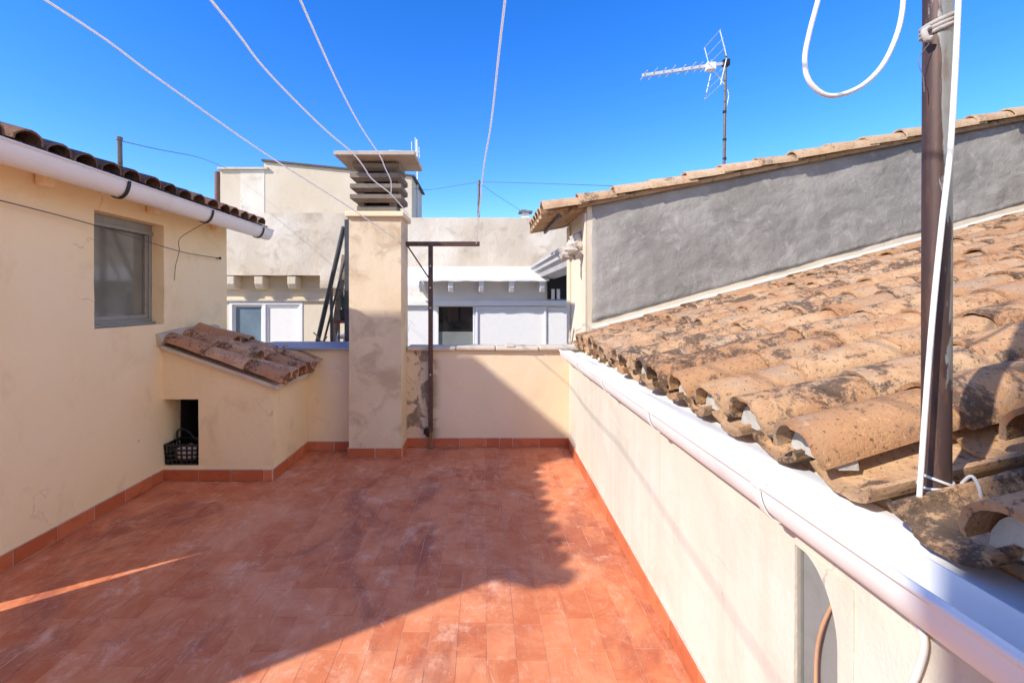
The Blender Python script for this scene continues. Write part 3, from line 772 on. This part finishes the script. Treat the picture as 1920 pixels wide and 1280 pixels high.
def wl(px, py, X): Y = F * X / (px - CX); return P(px, py, Y)
m.tube(spline([wl(1580, 1115, .84), wl(1560, 1135, .825), wl(1540, 1180, .815), wl(1531, 1230, .815), wl(1530, 1300, .815), wl(1532, 1400, .815)], 6), .0045, 8)
tag(m.build('tan_cable', TANCABLE, smooth=60), 'tan cable curving out of the grey niche in the white wall', 'cable')
m = MB(); m.tube(spline([wl(1712, 1165, .81), wl(1730, 1185, .797), wl(1733, 1215, .795), wl(1722, 1255, .795), wl(1705, 1300, .795), wl(1690, 1380, .80)], 6), .006, 8)
tag(m.build('pale_cable', CABLE, smooth=60), 'pale cable bulging from the white wall below the gutter', 'cable')

# ================================================================= GABLE HOUSE
GY = 4.63; GX = 1.055
gh = empty('gable_house', 'house with a grey cement gable wall edged by ochre barrel tiles', 'house', (GX, GY, 0))
def gtop(x): return 2.470 + .1975 * (x - 1.077)
m = MB(); m.prism([(GX, GY, .5), (9.0, GY, .5), (9.0, GY, gtop(9.0)), (GX, GY, gtop(GX))], (0, 1.0, 0)); pin(m.build('wall', FACADE), gh)
# grey render coat, uneven outline
gp = []
def groof(x): return BZ + RS * (x - .8 - .08 - EXr) + .145
xs = [GX + .05 + i * .15 for i in range(52)]
low = [(x, GY - .002, groof(x) + .012 * mnoise.noise(Vector((x * 3, 1, 0)))) for x in xs]
upp = [(x, GY - .002, gtop(x) - .028 + .006 * mnoise.noise(Vector((x * 4, 2, 0)))) for x in xs]
upp[0] = (upp[0][0] + .02, upp[0][1], upp[0][2] - .02); low[0] = (low[0][0] + .03, low[0][1], low[0][2] + .03)
mid = [(GX + .045 + .008 * mnoise.noise(Vector((0, z * 5, 0))), GY - .002, z) for z in [1.5, 1.7, 1.9, 2.1, 2.3]]
def coat(u, t):
    x = GX + .05 + u; zl = groof(x) + .012 * mnoise.noise(Vector((x * 3, 1, 0))); zu = gtop(x) - .03 + .006 * mnoise.noise(Vector((x * 4, 2, 0)))
    z = zl + (zu - zl) * t
    if u == 0: x += .012 * mnoise.noise(Vector((3, z * 5, 0)))
    q = Vector((x * 1.0, 0, z))
    st = Vector((x * 1.6 + z * 2.2, 4, z * 5.0 - x * 2.4))
    d = .010 * mnoise.noise(q * 2.2) + .009 * abs(mnoise.noise(q * 5.5 + Vector((9, 0, 0)))) + .009 * abs(mnoise.noise(st)) + .003 * mnoise.noise(q * 17)
    e = 0 if (u == 0 or t in (0, 1)) else 1
    return (x, GY - .003 - e * (.010 + d), z)
nu, nz_ = 190, 48; us_ = [i / nu * 4.9 for i in range(nu + 1)]
m = MB(); m.add([coat(u, j / nz_) for u in us_ for j in range(nz_ + 1)], [(i * (nz_ + 1) + j, (i + 1) * (nz_ + 1) + j, (i + 1) * (nz_ + 1) + j + 1, i * (nz_ + 1) + j + 1) for i in range(nu) for j in range(nz_)])
o = pin(m.build('cement_coat', GREY, smooth=60), gh)
# side wall pilasters
for y0, y1 in ((GY + .0, GY + .14), (GY + .84, GY + 1.0)):
    m = MB(); m.box(GX - .025, GX - .002, y0 + .004, y1 - .004, .5, 2.38); pin(m.build('pilaster', FACADE, bevel=.005), gh)
# verge tiles
va = math.atan(.1975)
VC = [tile_mesh('verge_tile', TILE_V, .46, r, r - .022, .95, .016, 10) for r in (.112, .116, .108)]
R = random.Random(5); x = .60; n = 0
while x < 8.6:
    z = gtop(x) + .002 + (0 if x > 1.0 else 0.0)
    inst('verge_tile', R.choice(VC), gh, (x - GX, -.005 + R.uniform(-.012, .012), z + .010 + R.uniform(0, .012)), (R.uniform(-.06, .06), -va + .035 + R.uniform(-.02, .02), R.uniform(-.035, .035)))
    x += .365 * math.cos(va); n += 1
m = MB(); m.prism([(GX - .1, GY - .06, gtop(GX - .1) - .028), (8.8, GY - .06, gtop(8.8) - .028), (8.8, GY - .06, gtop(8.8) + .012), (GX - .1, GY - .06, gtop(GX - .1) + .012)], (0, 1.05, 0)); pin(m.build('roof_deck', TILE_V), gh)
VE = tile_mesh('eave_tile', TILE_V, .44, .098, .082, .9, .015, 9); VD = tile_mesh('eave_tile', TILE_V, .44, .088, .105, .55, .015, 9, True)
for c in range(6):
    yy = GY + .02 + c * .205
    for j in range(2):
        xx = .60 - .015 * c * 0 + j * .34; z = gtop(xx)
        if c: inst('eave_tile', VE, gh, (xx - GX, yy - GY, z + .01), (0, -va + R.uniform(-.01, .01), R.uniform(-.02, .02)))
        inst('eave_tile', VD, gh, (xx - GX - .01, yy + .10 - GY, z + .005), (0, -va, R.uniform(-.02, .02)))
m = MB(); m.bar((GX - .28, GY - .03, gtop(GX - .28) - .07), (GX - .28, GY + 1.1, gtop(GX - .28) - .07), .03, .035); pin(m.build('eave_batten', BROWNIRON), gh)
# broken stone corbel
for q, (px, py, sx, sy, sz) in enumerate(((1068, 470, .10, .10, .05), (1080, 450, .075, .07, .075), (1087, 446, .06, .09, .07), (1062, 478, .07, .08, .06), (1088, 462, .06, .08, .06), (1070, 458, .05, .06, .05))):
    c = P(px, py, 4.74 + .05 * (q % 3)); bm = bmesh.new(); bmesh.ops.create_icosphere(bm, subdivisions=2, radius=1)
    vs = []
    for v in bm.verts:
        e = 1 + .45 * mnoise.noise(v.co * 1.7 + Vector((q * 3, 0, 0))) ; vs.append((c.x + v.co.x * sx * e, c.y + v.co.y * sy * e, c.z + v.co.z * sz * e))
    m = MB(); m.add(vs, [tuple(v.index for v in f.verts) for f in bm.faces]); bm.free()
    pin(m.build('broken_corbel', STONE), gh)
m = MB(); m.bar((GX - .11, GY + .16, 1.955), (GX + .02, GY + .16, 1.985), .12, .08); pin(m.build('corbel_beam', STONE, bevel=.012), gh)

# TV antenna
an = empty('tv_antenna', 'large television aerial with folded reflector on a mast above the grey gable', 'antenna', P(1357, 312, 5.1) - Vector((0, 0, .25)))
def ap(px, py, Y=5.1): return P(px, py, Y) - an.location
m = MB(); m.tube([ap(1357, 312) - Vector((0, 0, .25)), ap(1358, 270), ap(1361, 98)], [.016, .015, .0135], 10); m.build('mast', MASTM, an, smooth=40)
for y in (210, 262, 298):
    m = MB(); c = ap(1358.5, y); m.tube([c - Vector((0, 0, .012)), c + Vector((0, 0, .012))], .021, 8); m.build('mast_collar', BLACKIRON, an)
m = MB(); m.bar(ap(1204, 142), ap(1366, 118), .018, .032); bo = m.build('boom', STEEL, an)
m = MB(); c = ap(1361, 118.5); m.box(c.x - .035, c.x + .035, c.y - .03, c.y + .03, c.z - .035, c.z + .035); m.build('boom_clamp', BLACKIRON, an, bevel=.006)
for k, t in enumerate((.02, .125, .235, .33, .455, .56, .65, .74)):
    c = ap(1204, 142).lerp(ap(1366, 118), t); l = .11 + .02 * (k % 2)
    m = MB(); m.tube([c + Vector((0, -l, 0)), c + Vector((0, l, 0))], .0055, 6); m.box(c.x - .012, c.x + .012, c.y - .014, c.y + .014, c.z - .02, c.z + .016); m.build('element', STEEL, an)
m = MB(); c = ap(1331, 126); m.box(c.x - .05, c.x + .05, c.y - .05, c.y + .03, c.z - .045, c.z + .035); m.build('dipole_box', WHITEFRAME, an, bevel=.008)
for sg, tip in ((1, (1335, 74)), (-1, (1336, 173))):
    c = ap(1347, 120 if sg > 0 else 125); e = ap(*tip); m = MB()
    for dy in (-.17, .17): m.tube([c + Vector((0, dy, 0)), e + Vector((0, dy, 0))], .006, 6)
    for k in range(3):
        q = c.lerp(e, .3 + .35 * k); m.tube([q + Vector((0, -.19, 0)), q + Vector((0, .19, 0))], .0035, 5)
    m.build('reflector', STEEL, an)
m = MB(); m.tube(spline([ap(1336, 130), ap(1352, 150), ap(1366, 175), ap(1362, 210), ap(1361, 300)], 5), .004, 5); m.build('lead', CABLE, an)

# ================================================================= BUILDING ACROSS
FY = 7.45; FS = F / FY
fb = empty('building_across', 'cream and white building facing the terrace with corbelled eaves and sliding windows', 'building', (-1.8, FY, 0))
def fx(px, Y=FY): return (px - CX) / F * Y
def fz(py, Y=FY): return H + (CY - py) / F * Y
xl, xm, xr = -5.8, fx(652), fx(1075)
wl_holes = [(fx(430), fx(568), .72, fz(565))]
m = MB(); m.grid_wall(steps(xl, xm, .2) + [fx(430), fx(568)], [-.3, .72, fz(565), 1.2, 1.85, 2.1], wl_holes, lambda u, z, d: (u, FY + d, z), .2); pin(m.build('wall', FACADE), fb)
wr_holes = [(fx(819), fx(890), .70, fz(571))]
m = MB(); m.grid_wall(steps(xm, 2.4, .2) + [fx(819), fx(890)], [-.3, .70, fz(571), 1.85, 2.1], wr_holes, lambda u, z, d: (u, FY + d, z), .2); pin(m.build('wall', WHITEWALL), fb)
m = MB(); m.box(xl, 2.4, FY + .22, FY + 1.5, -.3, 2.3); pin(m.build('core', SHADE_BLACK), fb)
# upper rough parapet (left overhangs, right stands back)
OY = 7.2
m = MB(); m.grid_wall(steps(xl, fx(600, OY), .08), steps(fz(516, OY), fz(399, OY), .08), [], lambda u, z, d: (u, OY + d, z), .5, .012, 41); pin(m.build('parapet', OLDWALL, smooth=35), fb)
m = MB(); m.grid_wall(steps(fx(600, OY) + .001, fx(652, OY), .08), steps(fz(540, OY), fz(400, OY), .08), [], lambda u, z, d: (u, OY - .012 + d, z), .5, .014, 42); pin(m.build('parapet', OLDWALL, smooth=35), fb)
m = MB(); m.grid_wall(steps(fx(652, OY) + .002, 2.4, .08), steps(fz(508, 7.35), fz(408, 7.35), .08), [], lambda u, z, d: (u, 7.35 + d, z), .35, .012, 43); pin(m.build('parapet', OLDWALL, smooth=35), fb)
# left corbels and right corbels
for px in (430, 484, 546):
    c = fx(px, OY); m = MB(); m.prism([(c - .07, OY + .01, fz(517, OY)), (c - .07, FY + .02, fz(517, OY)), (c - .07, FY + .02, fz(542, OY)), (c - .07, OY + .06, fz(541, OY)), (c - .07, OY + .012, fz(532, OY))], (.14, 0, 0))
    pin(m.build('corbel', FACADE, bevel=.015), fb)
for px in (790, 844, 902, 959, 1017):
    c = fx(px, 7.1); m = MB(); m.prism([(c - .035, 7.12, fz(526, 7.1)), (c - .035, FY + .02, fz(526, 7.1)), (c - .035, FY + .02, fz(548, 7.1)), (c - .035, 7.16, fz(547, 7.1)), (c - .035, 7.11, fz(538, 7.1))], (.08, 0, 0))
    pin(m.build('corbel', WHITEWALL, bevel=.012), fb)
# right sloping white eave
m = MB(); ea = []
for i in range(30):
    x = fx(786, 7.05) + (fx(1030, 7.05) - fx(786, 7.05)) * i / 29
    ea.append((x, 7.05 + .006 * mnoise.noise(Vector((x * 5, 0, 0))), fz(527, 7.05) + .012 * mnoise.noise(Vector((x * 6, 3, 0)))))
n_ = len(ea); top = [(p[0], 7.36, fz(503, 7.36)) for p in ea]
vs = ea + top + [(p[0], p[1], p[2] + .03) for p in ea] + [(p[0], 7.36, p[2] + .035) for p in top]
fs = []
for i in range(n_ - 1):
    fs += [(i, i + 1, i + 1 + n_, i + n_), (i + 2 * n_, i + 3 * n_, i + 1 + 3 * n_, i + 1 + 2 * n_), (i, i + 2 * n_, i + 1 + 2 * n_, i + 1), (i + n_, i + 1 + n_, i + 1 + 3 * n_, i + 3 * n_)]
fs += [(0, n_, 3 * n_, 2 * n_), (n_ - 1, 3 * n_ - 1, 4 * n_ - 1, 2 * n_ - 1)]
m.add(vs, fs); pin(m.build('eave', WHITEWALL), fb)
m = MB(); m.prism([(fx(745, 7.0), 7.0, fz(540, 7.0)), (fx(745, 7.0), 7.36, fz(505, 7.36)), (fx(745, 7.0), 7.36, fz(500, 7.36)), (fx(745, 7.0), 7.0, fz(534, 7.0))], (fx(785, 7.0) - fx(745, 7.0), 0, 0)); pin(m.build('eave', WHITEWALL), fb)
# mouldings
m = MB(); m.box(xl, xm - .01, FY - .03, FY - .002, fz(544), fz(540)); pin(m.build('moulding', FACADE), fb)
m = MB(); m.box(xl, xm - .01, FY - .045, FY - .002, fz(564), fz(560)); pin(m.build('moulding', FACADE), fb)
m = MB(); m.box(fx(740), fx(1064), FY - .07, FY - .002, fz(573), fz(563)); pin(m.build('moulding', WHITEWALL, bevel=.012), fb)
# left sliding window
m = MB(); x0, x1, z0, z1 = fx(430) + .002, fx(568) - .002, .722, fz(565) - .002
m.box(x0, x1, FY - .012, FY + .08, z1 - .05, z1); m.box(x0, x1, FY - .012, FY + .08, z0, z0 + .04); m.box(x0, x0 + .05, FY - .012, FY + .08, z0 + .04, z1 - .05); m.box(x1 - .05, x1, FY - .012, FY + .08, z0 + .04, z1 - .05)
xc = fx(495); m.box(xc - .03, xc + .03, FY - .008, FY + .07, z0 + .04, z1 - .05)
win = pin(m.build('window', WHITEFRAME, bevel=.004), fb)
for a_, b_, yo in ((x0 + .051, xc - .031, .035), (xc + .031, x1 - .051, .012)):
    m = MB(); m.box(a_, a_ + .03, FY + yo, FY + yo + .03, z0 + .041, z1 - .051); m.box(b_ - .03, b_, FY + yo, FY + yo + .03, z0 + .041, z1 - .051); m.box(a_ + .03, b_ - .03, FY + yo, FY + yo + .03, z1 - .085, z1 - .051)
    m.build('sash', WHITEFRAME, win)
m = MB(); m.box(x0 + .045, xc - .028, FY + .05, FY + .056, z0 + .03, z1 - .04); m.build('pane', PANE_BLUE, win)
m = MB(); m.box(xc + .028, x1 - .045, FY + .03, FY + .036, z0 + .03, z1 - .04); m.build('blind', BLIND, win)
# right dark window
m = MB(); x0, x1, z0, z1 = fx(819) + .002, fx(890) - .002, .702, fz(571) - .002
m.box(x0, x1, FY - .01, FY + .07, z1 - .03, z1); m.box(x0, x0 + .025, FY - .01, FY + .07, z0, z1 - .03); m.box(x1 - .025, x1, FY - .01, FY + .07, z0, z1 - .03); m.box(x0 + .025, x1 - .025, FY - .01, FY + .07, z0, z0 + .03)
win = pin(m.build('window', WHITEFRAME, bevel=.003), fb)
m = MB(); m.box(x0 + .02, x1 - .02, FY + .04, FY + .045, z0 + .02, z1 - .02); m.build('pane', PANE_DARK, win)
m = MB(); m.box(x0 + .026, x1 - .026, FY + .03, FY + .038, z0 + .031, fz(622)); m.build('pane', glass('lower_glass', (.22, .24, .22), .1), win)
# white shutter panel
m = MB(); x0, x1 = fx(892), fx(1024); z1 = fz(575)
m.box(x0, x1, FY - .045, FY - .003, z1 - .035, z1); m.box(x0, x0 + .035, FY - .045, FY - .003, .6, z1 - .035); m.box(x1 - .035, x1, FY - .045, FY - .003, .6, z1 - .035)
shp = pin(m.build('shutter', WHITEFRAME, bevel=.005), fb)
m = MB(); m.box(x0 + .036, x1 - .036, FY - .02, FY - .004, .6, z1 - .036); m.build('shutter_panel', BLIND, shp)
m = MB(); m.box(fx(1028), fx(1064), FY - .025, FY - .003, .6, fz(576)); pin(m.build('white_panel', BLIND), fb)
# loggia at the right: its shade painted as a flat dark sheet, two white bars
m = MB(); m.box(fx(1026), fx(1066), FY - .02, FY - .003, fz(561), fz(505)); pin(m.build('loggia_shade_sheet', SHADE_BLACK), fb)
for px in (1036, 1046):
    m = MB(); m.box(fx(px) - .025, fx(px) + .025, FY - .06, FY - .022, fz(561), fz(542)); pin(m.build('baluster', WHITEWALL), fb)
# flat roof
m = MB(); m.box(xl, 2.4, FY + .26, 12.5, 2.3, 2.62); pin(m.build('flat_roof', PALESLAB), fb)
# cornice running from the gable house to the facade
m = MB(); A = P(1063, 482, 5.66); B = P(1003, 512, 7.34); d = (B - A)
prof = [(-.10, .11), (-.10, .07), (-.06, .05), (-.05, .0), (0, -.03), (.03, -.10), (.35, -.10), (.35, .13)]
vs = [(A.x + x, A.y, A.z + z) for x, z in prof] + [(B.x + x * .9, B.y, B.z + z * .9) for x, z in prof]; n = len(prof)
m.add(vs, [(i, (i + 1) % n, (i + 1) % n + n, i + n) for i in range(n)] + [tuple(range(n))[::-1], tuple(range(n, 2 * n))])
tag(m.build('cornice', plaster('grey_cornice', (.42, .41, .40), (.5, .49, .47), (.3, .28, .26), .5)), 'grey moulded cornice running back from the gable house to the white eave', 'cornice')

# taller block behind
BY = 9.0
bb = empty('roof_block', 'taller ochre block with a stepped slab roofline behind the weathered parapet', 'building', (fx(600, BY), BY, 2.6))
m = MB(); m.prism([(fx(413, BY), BY, 2.6), (fx(772, BY), BY, 2.6), (fx(772, BY), BY, fz(331, BY)), (fx(495, BY), BY, fz(303, BY)), (fx(495, BY), BY, fz(318, BY)), (fx(413, BY), BY, fz(316, BY))], (0, 1.5, 0)); pin(m.build('wall', BLOCKWALL), bb)
m = MB(); m.box(fx(410, BY), fx(504, BY), BY - .06, BY + 1.55, fz(318.5, BY), fz(315, BY)); pin(m.build('roof_slab', PALESLAB), bb)
m = MB(); m.prism([(fx(492, BY), BY - .05, fz(303, BY)), (fx(778, BY), BY - .05, fz(332, BY)), (fx(778, BY), BY - .05, fz(329, BY)), (fx(492, BY), BY - .05, fz(299.5, BY))], (0, 1.6, 0)); pin(m.build('roof_edge', SLATE), bb)
m = MB(); m.tube([(fx(405, BY), BY + .05, 2.6), (fx(405, BY), BY + .05, fz(321, BY))], .055, 10); pin(m.build('pipe', BROWNPIPE, smooth=40), bb)
for i, (px, y0, y1) in enumerate(((452, 318, 398),)):
    m = MB(); m.box(fx(px, BY) - .01, fx(496, BY), BY - .008, BY - .001, 2.7, fz(319, BY)); pin(m.build('patched_panel', OLDWALL), bb)
# second antenna
an2 = empty('tv_antenna', 'small thin aerial standing behind the chimney cap', 'antenna', (fx(780, 9.6), 9.6, 3.6))
def a2(px, py): return P(px, py, 9.6) - an2.location
m = MB(); m.tube([a2(782, 262), a2(783, 300), Vector((a2(783, 300).x, 0, -.99))], .018, 6); m.build('mast', STEEL, an2)
m = MB(); m.bar(a2(729, 283), a2(787, 286), .03); m.build('boom', STEEL, an2)
for px, y0, y1 in ((772, 266, 292), (779, 258, 300), (786, 276, 296)):
    m = MB(); m.tube([a2(px, y0), a2(px + 1, y1)], .013, 5); m.build('element', STEEL, an2)
# mast with stays on the flat roof
m = MB(); t = P(898, 338, 8.0); b = Vector((t.x - .01, 8.0, 2.6)); m.tube([b, t], .022, 8)
tag(m.build('stay_mast', MASTM), 'slim mast standing on the flat roof behind the weathered parapet', 'mast')
# vent
vn = empty('roof_vent', 'small white flue with a flat dark cap above the far parapet', 'vent', (fx(985, 9.5), 9.5, 2.62))
m = MB(); m.box(-.07, .07, -.07, .07, -.01, fz(400, 9.5) - 2.62); m.build('flue', WHITEWALL, vn)
m = MB(); z = fz(400, 9.5) - 2.62; m.box(-.14, .14, -.12, .12, z, z + .035); m.box(-.09, .02, -.08, .08, z + .035, z + .06); m.build('cap', CONC, vn)
# overhead wires
def wire(pix, label, r=.006):
    m = MB(); m.tube(spline([P(x, y, Y) for x, y, Y in pix], 6), r, 4); tag(m.build('overhead_wire', WIRE), label, 'wire')
wire([(225, 264, 4.5), (300, 281, 5.5), (375, 296, 7), (425, 316, 9.06)], 'thin wire from the dark roof post down to the ochre block', .004)
wire([(898, 341, 8.0), (980, 343, 7.2), (1070, 346, 6.2), (1160, 349, 5.0), (1210, 352, 4.8)], 'thin wire from the slim mast across to the gable roof', .004)
wire([(898, 341, 8.0), (925, 362, 8.4), (975, 394, 9.4)], 'thin stay from the slim mast down to the roof vent', .004)
wire([(898, 341, 8.0), (850, 349, 8.5), (800, 356, 9.2), (765, 352, 9.3)], 'thin wire from the slim mast to the ochre block', .004)

# ================================================================= CLUTTER BEHIND THE PARAPET
def leaning(name, px0, py0, px1, py1, Y0, Y1, r, mat, label, cat, flat=None):
    t = P(px1, py1, Y1); q = P(px0, py0, Y0); d = (q - t); f = (0 - t.z) / d.z; b = t + d * f; b.z = -.012
    m = MB()
    if flat: m.bar(b, t, *flat)
    else: m.tube([b, t], r, 10)
    tag(m.build(name, mat, smooth=40), label, cat)
leaning('leaning_pole', 594, 645, 645, 425, 5.25, 5.0, .026, GREYPOLE, 'thick dark grey pole leaning towards the chimney', 'pole')
leaning('leaning_rod', 607, 640, 649, 478, 5.15, 5.0, .012, GREYPOLE, 'thin dark rod leaning behind the thick grey pole', 'rod')
leaning('upright_post', 622, 640, 621, 535, 5.3, 5.3, .018, MASTM, 'short upright brown post crossed by the leaning poles', 'post')
leaning('upright_board', 651, 640, 651, 412, 4.95, 4.95, .02, GREYPOLE, 'dark upright board against the side of the chimney', 'board', (.05, .03))
leaning('wood_plank', 625, 640, 647, 478, 5.45, 5.35, .02, WOODPLANK, 'weathered pale plank behind the leaning poles', 'plank', (.07, .02))
# plant stand with pot
st_ = empty('plant_stand', 'low stand with a red tray beside the chimney', 'stand', (P(645, 600, 5.2).x, 5.2, 0))
zt = P(645, 602, 5.2).z
m = MB(); m.box(-.09, .09, -.09, .09, zt - .02, zt + .012); m.build('tray', REDSTAND, st_, bevel=.004)
for x in (-.08, .08):
    for y in (-.08, .08):
        m = MB(); m.bar((x * 1.15, y, -.012), (x, y, zt - .01), .018); m.build('leg', WOODPLANK, st_)
pt = empty('potted_cactus', 'spiky green cactus in a dark pot on the red tray', 'plant', (P(646, 600, 5.2).x, 5.2, zt + .012))
m = MB(); m.tube([(0, 0, 0), (0, 0, .12)], [.055, .07], 12); m.build('pot', POTM, pt, smooth=40)
R = random.Random(8); m = MB()
for k in range(9):
    a_ = R.uniform(0, 6.28); l = R.uniform(.14, .26); sp = R.uniform(.02, .08)
    m.tube([(0.02 * math.cos(a_), .02 * math.sin(a_), .10), (sp * .7 * math.cos(a_), sp * .7 * math.sin(a_), .10 + l * .6), (sp * math.cos(a_), sp * math.sin(a_), .10 + l)], [.012, .016, .003], 6)
m.build('leaves', GREENLEAF, pt)
tb = empty('side_table', 'white table edge showing beside the chimney behind the parapet', 'table', (P(650, 640, 5.5).x + .1, 5.5, 0))
zt = P(650, 628, 5.5).z
m = MB(); m.box(-.2, .25, -.2, .2, zt - .03, zt); m.build('top', WHITEFRAME, tb, bevel=.006)
for x in (-.17, .22):
    for y in (-.17, .17):
        m = MB(); m.box(x - .018, x + .018, y - .018, y + .018, -.012, zt - .031); m.build('leg', WHITEFRAME, tb)
# little dry plant in a pot
dp = empty('dry_plant', 'small dry twiggy plant showing over the zinc coping', 'plant', (P(605, 640, 5.05).x, 5.05, 0))
m = MB(); m.tube([(0, 0, -.012), (0, 0, .75), (0, 0, .98)], [.07, .075, .085], 12); m.build('pot', POTM, dp, smooth=40)
m = MB()
for k in range(10):
    a_ = R.uniform(0, 6.28); l = R.uniform(.06, .14); s2 = R.uniform(.01, .06)
    m.tube([(0, 0, .95), (s2 * .5 * math.cos(a_), s2 * .5 * math.sin(a_), .98 + l * .6), (s2 * math.cos(a_), s2 * math.sin(a_), .98 + l)], [.004, .004, .009], 5)
m.tube([(0, 0, .96), (-.06, 0, 1.10), (-.10, 0, 1.14)], [.006, .006, .008], 5)
m.build('twigs', WOODPLANK, dp)
